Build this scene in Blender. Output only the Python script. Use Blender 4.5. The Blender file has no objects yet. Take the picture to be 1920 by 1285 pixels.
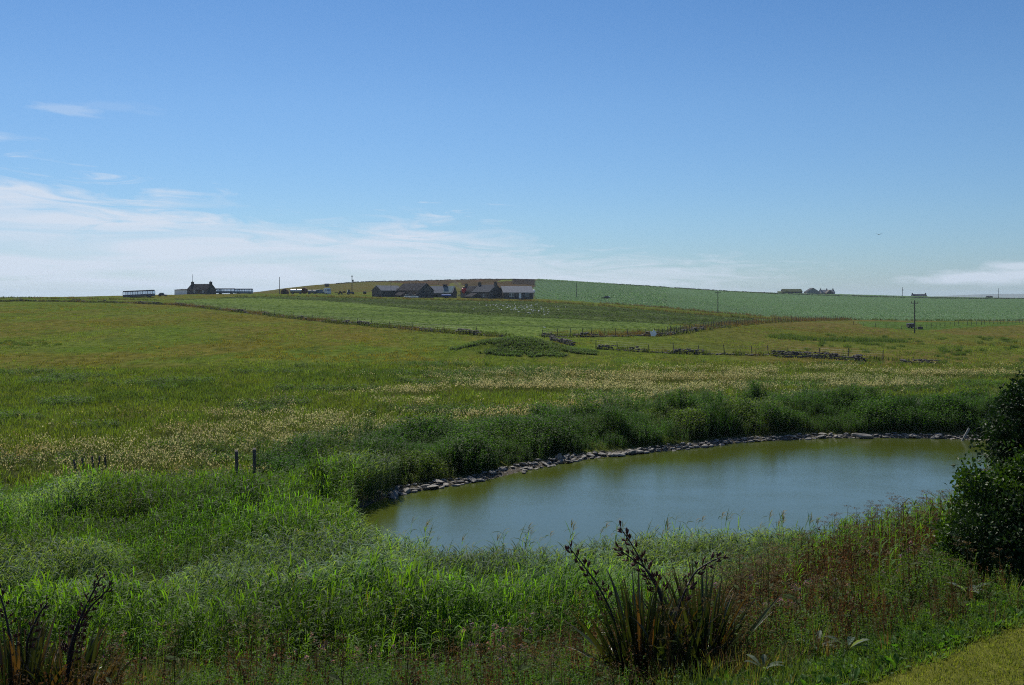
import bpy, math, random
import numpy as np
from math import radians as R, pi, sin, cos, tan

# ------------------------------------------------------------------ camera, sky, sun, exposure
S = bpy.context.scene
COL = S.collection
F = 1844.0; HY = 558.0; CX = 960.0; CAMZ = 9.0
cd = bpy.data.cameras.new('camera'); cam = bpy.data.objects.new('camera', cd); COL.objects.link(cam)
cam.location = (0, 0, CAMZ); cam.rotation_euler = (R(90), 0, 0)
cd.sensor_width = 36; cd.lens = F/1920*36; cd.shift_y = -(642.5-HY)/1920
cd.clip_start = 0.3; cd.clip_end = 40000
S.camera = cam
S.view_settings.view_transform = 'Standard'; S.view_settings.look = 'None'
EXPO = 0.38; EXPK = 2**-EXPO
S.view_settings.exposure = EXPO; S.view_settings.gamma = 1
SUN_EL = 47.0; SUN_AZ = -20.0          # degrees right of the view direction (+Y)
S.cycles.filter_width = 1.1; S.cycles.use_denoising = False
w = bpy.data.worlds.new('World'); S.world = w; w.use_nodes = True
def world():
    nt = w.node_tree; nt.nodes.clear(); N = nt.nodes.new; L = nt.links.new
    def math_(op, a, b=None, c=None, clamp=False):
        n = N('ShaderNodeMath'); n.operation = op; n.use_clamp = clamp
        for i, v in enumerate((a, b, c)):
            if v is None: continue
            if isinstance(v, (int, float)): n.inputs[i].default_value = v
            else: L(v, n.inputs[i])
        return n.outputs[0]
    out = N('ShaderNodeOutputWorld'); bg = N('ShaderNodeBackground'); bg.inputs[1].default_value = SKY_STR
    sky = N('ShaderNodeTexSky'); sky.sky_type = 'NISHITA'; sky.sun_disc = False
    sky.sun_elevation = R(SUN_EL); sky.sun_rotation = R(SUN_AZ)
    sky.altitude = 0; sky.air_density = SKY_AIR; sky.dust_density = SKY_DUST; sky.ozone_density = SKY_OZ
    tc = N('ShaderNodeTexCoord'); sp = N('ShaderNodeSeparateXYZ'); L(tc.outputs['Generated'], sp.inputs[0])
    az = math_('ARCTAN2', sp.outputs[0], sp.outputs[1]); el = math_('ARCSINE', sp.outputs[2])
    def noise(sx, sy, scale, det, dist=0.0, off=0.0, shear=0.0, rough=0.55):
        c = N('ShaderNodeCombineXYZ')
        L(math_('MULTIPLY', math_('ADD', az, math_('MULTIPLY', el, shear)), sx), c.inputs[0])
        L(math_('ADD', math_('MULTIPLY', el, sy), off), c.inputs[1])
        n = N('ShaderNodeTexNoise'); n.inputs['Scale'].default_value = scale; n.inputs['Detail'].default_value = det
        n.inputs['Roughness'].default_value = rough; n.inputs['Distortion'].default_value = dist
        L(c.outputs[0], n.inputs['Vector']); return n.outputs['Fac']
    n1 = noise(2.2, 10, 2.0, 6, 0.5, 3.1, 1.5); n2 = noise(5, 30, 2.5, 8, 1.2, 7.7, 2.0, .62)
    # big cirrus veil low on the left: its upper edge drops to the right
    edge = math_('SUBTRACT', 0.062, math_('MULTIPLY', az, 0.122))
    t = math_('SUBTRACT', edge, el)
    t = math_('ADD', t, math_('MULTIPLY', math_('SUBTRACT', n1, .5), .09))
    t = math_('ADD', t, math_('MULTIPLY', math_('SUBTRACT', n2, .5), .13))
    veil = math_('MULTIPLY', t, 30.0, clamp=True)
    tex = math_('MULTIPLY', math_('SUBTRACT', noise(2.5, 26, 1.6, 7, .8, 1.3, 2.5, .6), .38), 5.0, clamp=True)
    veil = math_('MULTIPLY', veil, math_('ADD', math_('MULTIPLY', tex, .58), .42))
    rmask = math_('SUBTRACT', 1.0, math_('MULTIPLY', math_('SUBTRACT', az, .10), 4.0, clamp=True))
    veil = math_('MULTIPLY', veil, math_('ADD', math_('MULTIPLY', rmask, .75), .25))
    total = math_('MULTIPLY', veil, .95)
    def blob(a0, e0, wa, we, k, ns):
        da = math_('DIVIDE', math_('SUBTRACT', az, a0), wa); de = math_('DIVIDE', math_('SUBTRACT', el, e0), we)
        r = math_('SQRT', math_('ADD', math_('MULTIPLY', da, da), math_('MULTIPLY', de, de)))
        v = math_('SUBTRACT', 1.0, r)
        v = math_('ADD', v, math_('MULTIPLY', math_('SUBTRACT', ns, .5), 2.2))
        return math_('MULTIPLY', math_('MULTIPLY', v, 1.5, clamp=True), k)
    for b in (blob(-.425, .172, .040, .006, .30, n2), blob(-.50, .144, .045, .006, .30, n2), blob(-.385, .178, .05, .006, .10, n2),
              blob(.46, .019, .105, .0085, .85, noise(6, 22, 3.2, 6, .3, 2.2)), blob(.49, .026, .05, .009, .75, noise(6, 22, 3.2, 6, .3, 5.2))):
        total = math_('MAXIMUM', total, b)
    # the northern air: clearer and bluer than the node's own horizon
    rp = N('ShaderNodeValToRGB'); L(math_('MULTIPLY', el, 2.0, clamp=True), rp.inputs[0]); e = rp.color_ramp.elements
    for i, (p_, c_) in enumerate(GRADE):
        k_ = e[i] if i < 2 else e.new(p_)
        k_.position = p_; k_.color = (*c_, 1)
    gr = N('ShaderNodeMix'); gr.data_type = 'RGBA'; gr.blend_type = 'MULTIPLY'; gr.inputs[0].default_value = 1; L(sky.outputs[0], gr.inputs[6]); L(rp.outputs[0], gr.inputs[7])
    mix = N('ShaderNodeMix'); mix.data_type = 'RGBA'; L(total, mix.inputs[0]); L(gr.outputs[2], mix.inputs[6])
    mix.inputs[7].default_value = (*[c/SKY_STR for c in CLOUD], 1)
    L(mix.outputs[2], bg.inputs[0]); L(bg.outputs[0], out.inputs[0])
SKY_STR = 0.056; SKY_AIR = 1.0; SKY_DUST = 0.25; SKY_OZ = 3.5; CLOUD = tuple(c*EXPK for c in (.66, .74, .86))
GRADE = [(0.0, (.66, .88, 1.22)), (1.0, (.46, .76, 1.1)), (.16, (.72, .96, 1.22)), (.38, (.72, .99, 1.24)), (.62, (.58, .90, 1.20))]
world()
sl = bpy.data.lights.new('sun', 'SUN'); sl.energy = 4.8; sl.angle = R(0.5); sl.color = (1, .94, .82)
so = bpy.data.objects.new('sun', sl); COL.objects.link(so)
# sun direction: light comes from azimuth SUN_AZ ahead of the camera
so.rotation_euler = (R(90-SUN_EL), 0, R(180-SUN_AZ))
so.location = (0, 0, 60)

# ------------------------------------------------------------------ small helpers
rng = np.random.default_rng(7)
def P(px, d): return np.array([(px-CX)/F*d, d])
def PZ(px, py, d): return np.array([(px-CX)/F*d, d, CAMZ-(py-HY)/F*d])
def hashn(ix, iy, s):
    h = (ix*374761393 + iy*668265263 + s*974634777) & 0xffffffff
    h = ((h ^ (h >> 13))*1274126177) & 0xffffffff
    return ((h ^ (h >> 16)) & 0xffffff)/float(0xffffff)
def vnoise(x, y, s=0):
    x = np.asarray(x, float); y = np.asarray(y, float)
    ix = np.floor(x).astype(np.int64); iy = np.floor(y).astype(np.int64); fx = x-ix; fy = y-iy
    fx = fx*fx*(3-2*fx); fy = fy*fy*(3-2*fy)
    a = hashn(ix, iy, s); b = hashn(ix+1, iy, s); c = hashn(ix, iy+1, s); d = hashn(ix+1, iy+1, s)
    return (a*(1-fx)+b*fx)*(1-fy)+(c*(1-fx)+d*fx)*fy
def fbm(x, y, s=0, o=4):
    r = 0; a = .5; t = 0
    for i in range(o):
        r = r+a*vnoise(x*2**i+17.3*i, y*2**i-9.1*i, s+i*31); t += a; a *= .55
    return r/t
def sstep(a, b, x):
    t = np.clip((x-a)/(b-a), 0, 1); return t*t*(3-2*t)
def pchip(xs, ys, x):
    xs = np.asarray(xs, float); ys = np.asarray(ys, float); h = np.diff(xs); dl = np.diff(ys)/h
    m = np.zeros(len(xs))
    for i in range(1, len(xs)-1):
        if dl[i-1]*dl[i] > 0:
            w1 = 2*h[i]+h[i-1]; w2 = h[i]+2*h[i-1]; m[i] = (w1+w2)/(w1/dl[i-1]+w2/dl[i])
    m[0] = dl[0]; m[-1] = dl[-1]
    x = np.clip(x, xs[0], xs[-1]); k = np.clip(np.searchsorted(xs, x)-1, 0, len(xs)-2)
    t = (x-xs[k])/h[k]
    return ((1+2*t)*(1-t)**2*ys[k]+t*(1-t)**2*h[k]*m[k]+t*t*(3-2*t)*ys[k+1]+t*t*(t-1)*h[k]*m[k+1])
def inpoly(x, y, poly):
    r = np.zeros(np.shape(x), bool); n = len(poly)
    for i in range(n):
        x1, y1 = poly[i]; x2, y2 = poly[(i+1) % n]
        if y1 == y2: continue
        c = (y1 > y) != (y2 > y)
        r ^= c & (x < (x2-x1)*(y-y1)/(y2-y1)+x1)
    return r
def segdist(x, y, pts, closed=False):
    d = np.full(np.shape(x), 1e9); n = len(pts)
    for i in range(n if closed else n-1):
        a = pts[i]; b = pts[(i+1) % n]; vx, vy = b[0]-a[0], b[1]-a[1]; l = vx*vx+vy*vy+1e-9
        t = np.clip(((x-a[0])*vx+(y-a[1])*vy)/l, 0, 1)
        d = np.minimum(d, np.hypot(x-a[0]-t*vx, y-a[1]-t*vy))
    return d
def smooth_loop(pts, k=6, closed=True):
    pts = np.array(pts, float); n = len(pts); out = []
    for i in range(n if closed else n-1):
        if closed: p0, p1, p2, p3 = pts[i-1], pts[i], pts[(i+1) % n], pts[(i+2) % n]
        else: p0, p1, p2, p3 = pts[max(i-1, 0)], pts[i], pts[i+1], pts[min(i+2, n-1)]
        for j in range(k):
            t = j/k
            out.append(.5*((2*p1)+(-p0+p2)*t+(2*p0-5*p1+4*p2-p3)*t*t+(-p0+3*p1-3*p2+p3)*t**3))
    if not closed: out.append(pts[-1])
    return np.array(out)

# ------------------------------------------------------------------ the lie of the land: profiles (distance, height) along sight lines
def zz(py, d): return CAMZ-(py-HY)/F*d
NL = [(3, 6.6), (9, 5.0), (12, 4.0), (15, 2.9), (18, 1.8), (22, .9), (27, .55), (35, .5)]
PROF = {
 -1200: NL+[(50, .6), (100, 1.8), (200, 5), (300, 8.5), (400, 9.5), (700, 6), (1500, -2), (4000, -6), (14000, -9)],
 0: NL+[(50, .55), (68, .8), (100, 1.3), (150, zz(640, 150)), (230, zz(591, 230)), (300, zz(568, 300)), (340, zz(559, 340)), (400, 9.0), (600, 6), (1500, -2), (4000, -6), (14000, -9)],
 300: NL+[(50, .55), (68, .8), (100, 1.3), (150, zz(642, 150)), (230, zz(593, 230)), (300, zz(571, 300)), (370, zz(560, 370)), (440, zz(553.5, 440)), (520, 9.8), (700, 8), (1500, -2), (4000, -6), (14000, -9)],
 450: NL+[(50, .55), (68, .8), (100, 1.3), (150, zz(642, 150)), (230, zz(597, 230)), (300, zz(575, 300)), (370, zz(561, 370)), (440, zz(551.5, 440)), (520, 10.2), (750, 11.8), (1200, 5), (4000, -6), (14000, -9)],
 600: NL+[(50, .6), (68, .8), (100, 1.2), (150, zz(640, 150)), (220, zz(604, 220)), (300, zz(577, 300)), (400, zz(556, 400)), (440, zz(551.5, 440)), (600, zz(545, 600)), (800, zz(534.5, 800)), (1100, 14), (1500, 5), (4000, -6), (14000, -9)],
 700: NL+[(46, .6), (68, .8), (100, 1.15), (150, zz(641, 150)), (210, zz(608, 210)), (300, zz(578, 300)), (400, zz(557, 400)), (450, zz(552.5, 450)), (620, zz(543, 620)), (820, zz(528.5, 820)), (1100, 17), (1500, 6), (4000, -6), (14000, -9)],
 800: NL+[(46, .6), (62, .8), (100, 1.1), (150, 2), (200, zz(612, 200)), (300, zz(580, 300)), (400, zz(559, 400)), (460, zz(555, 460)), (650, zz(541, 650)), (850, zz(526.5, 850)), (1100, 20), (1500, 8), (4000, -6), (14000, -9)],
 960: [(3, 6.6), (9, 5.0), (12, 4.1), (15, 3.1), (18, 2.2), (22, 1.1), (27, .5), (31, .4), (52, .7), (70, .8), (112, 1), (136, 1.5), (166, zz(631, 166)), (220, zz(601, 220)), (300, zz(579, 300)), (400, zz(561, 400)), (480, zz(557, 480)), (650, zz(541, 650)), (850, zz(523.5, 850)), (1100, 22), (1600, 8), (4000, -6), (14000, -9)],
 1150: [(3, 6.7), (9, 5.1), (12, 4.3), (15, 3.3), (18, 2.4), (22, 1.3), (27, .5), (31, .4), (55, .8), (70, .85), (112, .9), (136, 1.3), (170, zz(629, 170)), (220, zz(606, 220)), (300, zz(584, 300)), (400, zz(567, 400)), (460, zz(560, 460)), (650, zz(546, 650)), (850, zz(533, 850)), (1100, 18), (1600, 6), (4000, -6), (14000, -9)],
 1350: [(3, 6.8), (9, 5.3), (12, 4.6), (15, 3.6), (18, 2.8), (22, 1.8), (27, .8), (31, .4), (65, .9), (110, .9), (140, 1.0), (170, 1.5), (210, zz(616, 210)), (260, zz(602, 260)), (340, zz(588, 340)), (450, zz(571, 450)), (650, zz(558, 650)), (850, zz(545.5, 850)), (1100, 13), (1600, 4), (4000, -6), (14000, -9)],
 1600: [(3, 6.8), (9, 5.4), (11, 5.05), (14, 4.3), (18, 3.7), (22, 3.1), (26, 2.1), (31, .4), (65, .9), (110, .75), (150, .6), (230, zz(622, 230)), (270, zz(606, 270)), (320, zz(600, 320)), (450, zz(584, 450)), (650, zz(568, 650)), (950, zz(553, 950)), (1300, 8), (2000, 0), (4000, -6), (14000, -9)],
 1750: [(3, 6.8), (9, 5.45), (12, 5.2), (16, 4.5), (19, 4.0), (23, 3.3), (28, 2.0), (32, .5), (65, .9), (110, .75), (150, .6), (230, zz(626, 230)), (275, zz(606, 275)), (325, zz(601, 325)), (450, zz(585, 450)), (650, zz(569, 650)), (950, zz(557, 950)), (1300, 7), (2000, 0), (4000, -6), (14000, -9)],
 1920: [(3, 6.8), (9, 5.5), (12, 5.3), (16, 4.9), (22, 4), (28, 2.5), (35, .6), (65, .9), (110, .8), (150, .7), (230, zz(625, 230)), (280, zz(605, 280)), (330, zz(601.5, 330)), (450, zz(586, 450)), (650, zz(571, 650)), (950, zz(559.5, 950)), (1300, 6), (2000, 0), (4000, -6), (14000, -9)],
 3100: [(3, 6.8), (9, 5.6), (16, 5.3), (28, 3), (40, .8), (65, .9), (150, 1), (300, 2), (650, 4.5), (950, 7), (1600, 2), (4000, -6), (14000, -9)],
}
LG = np.linspace(math.log(3), math.log(14000), 700)
UP = np.linspace(-1200, 3100, 431)
_cols = sorted(PROF); _t = np.array([pchip(np.log([a for a, b in PROF[c]]), [b for a, b in PROF[c]], LG) for c in _cols])
TAB = np.array([pchip(_cols, _t[:, j], UP) for j in range(len(LG))])      # [d, u]
POND = smooth_loop([(-5.6, 44.2), (-1.5, 48.2), (1.1, 51.6), (5, 55.3), (10.9, 58.7), (14.7, 61.2), (22, 63), (29, 62.2), (35, 59), (38, 52), (36, 42), (30, 34), (22, 30.5), (13.5, 30.5), (9, 30.4), (5, 30.6), (.6, 28.7), (-3.2, 29.5), (-5.6, 33.8), (-6.5, 39)], 6)
KN = P(985, 134)
def zbase(x, y):
    x = np.asarray(x, float); y = np.asarray(y, float); yc = np.maximum(y, 3.0)
    u = np.clip(CX+F*x/yc, UP[0], UP[-1]); l = np.log(np.clip(yc, 3, 13999))
    fu = (u-UP[0])/(UP[1]-UP[0]); fl = (l-LG[0])/(LG[1]-LG[0])
    iu = np.clip(fu.astype(int), 0, len(UP)-2); il = np.clip(fl.astype(int), 0, len(LG)-2); fu = fu-iu; fl = fl-il
    return (TAB[il, iu]*(1-fu)+TAB[il, iu+1]*fu)*(1-fl)+(TAB[il+1, iu]*(1-fu)+TAB[il+1, iu+1]*fu)*fl
def zg(x, y):
    x = np.asarray(x, float); y = np.asarray(y, float)
    z = zbase(x, y)
    z = z+1.9*np.exp(-((x-KN[0])/5.6)**2-((y-KN[1])/5.0)**2)+.9*np.exp(-((x-KN[0]+6)/3.5)**2-((y-KN[1]+2)/4.0)**2)
    amp = .10*sstep(30, 60, y)+.25*sstep(120, 500, y)
    z = z+(fbm(x*.22, y*.22, 3, 3)-.5)*amp*2
    near = (y > 24) & (y < 75) & (x > -14) & (x < 48)
    if np.any(near):
        xs = np.where(near, x, 0); ys = np.where(near, y, 0)
        sd = segdist(xs, ys, POND, True); ins = inpoly(xs, ys, POND)
        zi = np.maximum(-sd*.35, -1.0); zo = z*sstep(-.3, 4.2, sd)*.9+z*.1*sstep(0, .5, sd)
        z = np.where(near, np.where(ins, zi, zo), z)
    return z
def hit(px, py, dmin=6, dmax=2500):
    y = np.exp(np.linspace(math.log(dmin), math.log(dmax), 3000)); x = (px-CX)/F*y
    p = HY+F*(CAMZ-zg(x, y))/y
    k = np.where(p <= py)[0]
    i = k[0] if len(k) else int(np.argmin(p))
    return np.array([x[i], y[i]])
def HL(*pp, **k): return [hit(a, b, **k) for a, b in pp]

# ------------------------------------------------------------------ object helpers
def tag(o, label=None, cat=None, group=None, kind=None):
    if label: o['label'] = label
    if cat: o['category'] = cat
    if group: o['group'] = group
    if kind: o['kind'] = kind
    return o
def empty(name, loc, rz=0, label=None, cat=None, group=None):
    o = bpy.data.objects.new(name, None); COL.objects.link(o); o.location = loc; o.rotation_euler = (0, 0, rz)
    o.empty_display_size = .3
    return tag(o, label, cat, group)
def mesh_np(name, V, T, mat, C=None, parent=None, smooth=False, uvid=None):
    me = bpy.data.meshes.new(name); V = np.asarray(V, np.float32); T = np.asarray(T, np.int32); k = T.shape[1]
    me.vertices.add(len(V)); me.vertices.foreach_set('co', V.ravel())
    me.loops.add(T.size); me.loops.foreach_set('vertex_index', T.ravel())
    me.polygons.add(len(T)); me.polygons.foreach_set('loop_start', np.arange(0, T.size, k, dtype=np.int32))
    me.polygons.foreach_set('loop_total', np.full(len(T), k, np.int32))
    if C is not None:
        a = me.color_attributes.new('Col', 'FLOAT_COLOR', 'POINT')
        a.data.foreach_set('color', np.concatenate([C, np.ones((len(C), 1))], 1).astype(np.float32).ravel())
    me.update(calc_edges=True)
    me.polygons.foreach_set('use_smooth', np.full(len(T), smooth, bool))
    me.materials.append(mat)
    o = bpy.data.objects.new(name, me); COL.objects.link(o); o.parent = parent
    return o
def copy_tree(o, parent=None):
    c = o.copy(); COL.objects.link(c); c.parent = parent
    for ch in o.children: copy_tree(ch, c)
    return c
class MB:
    def __init__(s): s.v = []; s.f = []
    def add(s, v, f):
        n = len(s.v); s.v += [tuple(p) for p in v]; s.f += [tuple(i+n for i in q) for q in f]
    def box(s, x0, x1, y0, y1, z0, z1):
        s.add([(x0, y0, z0), (x1, y0, z0), (x1, y1, z0), (x0, y1, z0), (x0, y0, z1), (x1, y0, z1), (x1, y1, z1), (x0, y1, z1)],
              [(3, 2, 1, 0), (4, 5, 6, 7), (0, 1, 5, 4), (1, 2, 6, 5), (2, 3, 7, 6), (3, 0, 4, 7)])
    def prism(s, prof, x0, x1, axis='x'):
        n = len(prof); mk = (lambda a, t: (t, a[0], a[1])) if axis == 'x' else (lambda a, t: (a[0], t, a[1]))
        s.add([mk(p, x0) for p in prof]+[mk(p, x1) for p in prof],
              [tuple(range(n)), tuple(range(2*n-1, n-1, -1))]+[(i, i+n, (i+1) % n+n, (i+1) % n) for i in range(n)])
    def tube(s, pts, rad, n=6, cap=True):
        pts = [np.array(p, float) for p in pts]; m = len(pts)
        if not hasattr(rad, '__len__'): rad = [rad]*m
        V = []
        for i, p in enumerate(pts):
            t = pts[min(i+1, m-1)]-pts[max(i-1, 0)]; t /= np.linalg.norm(t)+1e-9
            a = np.cross(t, (0, 0, 1) if abs(t[2]) < .9 else (1, 0, 0)); a /= np.linalg.norm(a); b = np.cross(t, a)
            for k in range(n):
                g = 2*pi*k/n; V.append(p+rad[i]*(a*cos(g)+b*sin(g)))
        Fc = [(i*n+k, i*n+(k+1) % n, (i+1)*n+(k+1) % n, (i+1)*n+k) for i in range(m-1) for k in range(n)]
        if cap: Fc += [tuple(range(n-1, -1, -1)), tuple(range((m-1)*n, m*n))]
        s.add(V, Fc)
    def cyl(s, a, b, r, n=12): s.tube([a, b], r, n)
    def ball(s, c, r, sz=(1, 1, 1), n=10, m=6):
        V = []
        for i in range(m+1):
            for k in range(n):
                th = pi*i/m; V.append((c[0]+r*sz[0]*sin(th)*cos(2*pi*k/n), c[1]+r*sz[1]*sin(th)*sin(2*pi*k/n), c[2]+r*sz[2]*cos(th)))
        s.add(V, [(i*n+k, (i+1)*n+k, (i+1)*n+(k+1) % n, i*n+(k+1) % n) for i in range(m) for k in range(n)])
    def build(s, name, mat, parent=None, smooth=False, bevel=0):
        me = bpy.data.meshes.new(name); me.from_pydata(s.v, [], s.f); me.materials.append(mat)
        me.validate()
        if smooth: me.polygons.foreach_set('use_smooth', [True]*len(me.polygons))
        o = bpy.data.objects.new(name, me); COL.objects.link(o); o.parent = parent
        if bevel:
            md = o.modifiers.new('bevel', 'BEVEL'); md.width = bevel; md.segments = 2; md.limit_method = 'ANGLE'
        return o

# ------------------------------------------------------------------ materials
def new_mat(name):
    m = bpy.data.materials.new(name); m.use_nodes = True; nt = m.node_tree; nt.nodes.clear()
    return m, nt, nt.nodes.new, nt.links.new
def leaf_mat(name, rough=.45, trans=.35, spec=.5, tcol=(1.25, 1.35, .5)):
    m, nt, N, L = new_mat(name)
    out = N('ShaderNodeOutputMaterial'); pb = N('ShaderNodeBsdfPrincipled'); at = N('ShaderNodeAttribute'); at.attribute_name = 'Col'
    pb.inputs['Roughness'].default_value = rough; pb.inputs['Specular IOR Level'].default_value = spec
    L(at.outputs['Color'], pb.inputs['Base Color'])
    if trans > 0:
        tr = N('ShaderNodeBsdfTranslucent'); mx = N('ShaderNodeMixShader'); mx.inputs[0].default_value = trans
        ml = N('ShaderNodeMix'); ml.data_type = 'RGBA'; ml.blend_type = 'MULTIPLY'; ml.inputs[0].default_value = 1
        L(at.outputs['Color'], ml.inputs[6]); ml.inputs[7].default_value = (*tcol, 1); L(ml.outputs[2], tr.inputs[0])
        L(pb.outputs[0], mx.inputs[1]); L(tr.outputs[0], mx.inputs[2]); L(mx.outputs[0], out.inputs[0])
    else: L(pb.outputs[0], out.inputs[0])
    return m
def mat(name, col, rough=.8, var=.25, scale=3.0, metal=0, bump=0.0, spec=.3, col2=None, detail=5, stretch=(1, 1, 1), glow=None):
    m, nt, N, L = new_mat(name)
    out = N('ShaderNodeOutputMaterial'); pb = N('ShaderNodeBsdfPrincipled'); L(pb.outputs[0], out.inputs[0])
    pb.inputs['Roughness'].default_value = rough; pb.inputs['Metallic'].default_value = metal; pb.inputs['Specular IOR Level'].default_value = spec
    tc = N('ShaderNodeTexCoord'); mp = N('ShaderNodeMapping'); mp.inputs['Scale'].default_value = stretch; L(tc.outputs['Object'], mp.inputs[0])
    ns = N('ShaderNodeTexNoise'); ns.inputs['Scale'].default_value = scale; ns.inputs['Detail'].default_value = detail; L(mp.outputs[0], ns.inputs[0])
    rp = N('ShaderNodeValToRGB'); L(ns.outputs['Fac'], rp.inputs[0])
    c2 = col2 or tuple(c*(1+var) for c in col)
    rp.color_ramp.elements[0].position = .35; rp.color_ramp.elements[1].position = .65
    rp.color_ramp.elements[0].color = (*[c*(1-var) for c in col], 1); rp.color_ramp.elements[1].color = (*c2, 1)
    L(rp.outputs[0], pb.inputs['Base Color'])
    if bump:
        b = N('ShaderNodeBump'); b.inputs['Strength'].default_value = bump; b.inputs['Distance'].default_value = .05
        L(ns.outputs['Fac'], b.inputs['Height']); L(b.outputs[0], pb.inputs['Normal'])
    return m
M = {}
M['leaf'] = leaf_mat('leaf', .6, .5, .15, (1.5, 1.6, .5)); M['reed'] = leaf_mat('reed_leaf', .6, .5, .12, (1.7, 1.75, .35))
M['seed'] = leaf_mat('seed_head', .8, .45, .1, (1.15, 1.12, .85)); M['turnip'] = leaf_mat('turnip_leaf', .6, .3, .2, (1.2, 1.4, .8)); M['gloss'] = leaf_mat('glossy_leaf', .5, .18, .14, (1.3, 1.5, .4)); M['dry'] = leaf_mat('dry_stem', .8, .4, .15, (1.3, 1.1, .8))
M['flax'] = leaf_mat('flax_leaf', .38, .2, .5, (1.3, 1.3, .4))
M['stone'] = mat('fieldstone', (.085, .08, .07), .9, .45, 2.2, bump=.5)
M['slab'] = mat('shore_slab', (.19, .18, .165), .85, .35, 3.5, bump=.5)
M['darkstone'] = mat('dark_fieldstone', (.075, .07, .068), .95, .5, 1.5, bump=.5)
M['rubble'] = mat('rubble_wall', (.10, .092, .088), .95, .45, 1.3, bump=.4)
M['render'] = mat('grey_render', (.22, .22, .215), .9, .12, 1.0)
M['white'] = mat('white_paint', (.75, .75, .73), .6, .08, 1.0)
M['slate'] = mat('slate_roof', (.075, .08, .092), .9, .22, 1.4, stretch=(1, 1, 3), spec=.0)
M['slate_dark'] = mat('dark_slate_roof', (.050, .050, .055), .9, .3, 1.2, spec=.0)
M['tile'] = mat('pale_roof_sheet', (.19, .20, .22), .9, .15, 1.5, spec=.0)
M['panel'] = mat('blue_green_roof_sheet', (.16, .21, .22), .9, .2, .8, spec=.0); M['paletile'] = mat('pale_concrete_tile', (.30, .30, .31), .9, .12, 1.5, spec=.0)
M['wood'] = mat('weathered_wood', (.09, .08, .07), .9, .3, 4, stretch=(4, 4, .6))
M['black'] = mat('black_rubber', (.02, .02, .02), .8, .2)
M['rust'] = mat('rusty_metal', (.12, .055, .03), .8, .4, 2)
M['navy'] = mat('navy_paint', (.02, .03, .07), .35, .2, spec=.5)
M['paleblue'] = mat('pale_blue_paint', (.13, .19, .24), .4, .12, spec=.5)
M['dull'] = mat('dull_dark_paint', (.02, .026, .045), .9, .2, spec=.05); M['red'] = mat('red_paint', (.45, .04, .05), .5, .15)
M['silver'] = mat('silver_metal', (.5, .5, .5), .35, .15, metal=.7)
M['brown'] = mat('brown_paint', (.10, .07, .05), .7, .3)
M['blue'] = mat('blue_sheet', (.04, .12, .35), .5, .15)
M['galv'] = mat('grey_metal', (.25, .25, .26), .5, .2)
def glass_mat():
    m, nt, N, L = new_mat('window_glass'); out = N('ShaderNodeOutputMaterial')
    g = N('ShaderNodeBsdfGlossy'); g.inputs['Roughness'].default_value = .05; t = N('ShaderNodeBsdfTransparent'); t.inputs[0].default_value = (.8, .85, .9, 1)
    mx = N('ShaderNodeMixShader'); mx.inputs[0].default_value = .2; L(t.outputs[0], mx.inputs[1]); L(g.outputs[0], mx.inputs[2]); L(mx.outputs[0], out.inputs[0])
    return m
M['glass'] = glass_mat()
M['pane'] = mat('window_pane', (.05, .06, .07), .12, .1, spec=.6)
# ------------------------------------------------------------------ ground sheet
L_WALL = smooth_loop(HL((-60, 566), (120, 566), (260, 570), (330, 573), (430, 583), (600, 603), (700, 612), (830, 624), (945, 632)), 3, False)
R_WALL = smooth_loop(HL((1018, 633), (1120, 632), (1230, 630), (1300, 622), (1360, 614), (1420, 607), (1500, 603), (1600, 600)), 3, False)
RUIN = HL((1118, 655), (1180, 659), (1240, 663), (1300, 665), (1400, 667), (1460, 666), (1540, 670), (1620, 676), (1700, 678))
UPPER = HL((330, 563), (440, 557), (560, 556), (700, 560), (880, 564), (1000, 566), (1140, 575), (1300, 589), (1420, 598), (1520, 602))
MIDCROP = list(L_WALL[9:])+list(R_WALL[:-4])+UPPER[::-1]
BANDLINE = HL((330, 560), (500, 559), (640, 567), (780, 580), (900, 591), (1010, 597), (1150, 603), (1300, 611), (1420, 604))
DARKBAND = UPPER[:-1]+BANDLINE[::-1]
TLOW = HL((1003, 560), (1140, 569), (1300, 582), (1450, 594), (1600, 600.5), (1750, 601.5), (1920, 602))+[P(2500, 330)]
TURNIP = TLOW+[P(2600, 1150), P(1920, 1150), P(1600, 1100), P(1300, 1000), P(1010, 900), P(1000, 650)]
TRIS = [P(1003, 700), P(1500, 420), P(1250, 1000), P(1003, 1000)]
GSTRIP = HL((1600, 603), (1920, 604), (2100, 605), (2100, 609), (1920, 609), (1720, 620), (1620, 613))
MEADOW_LO = None
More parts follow.
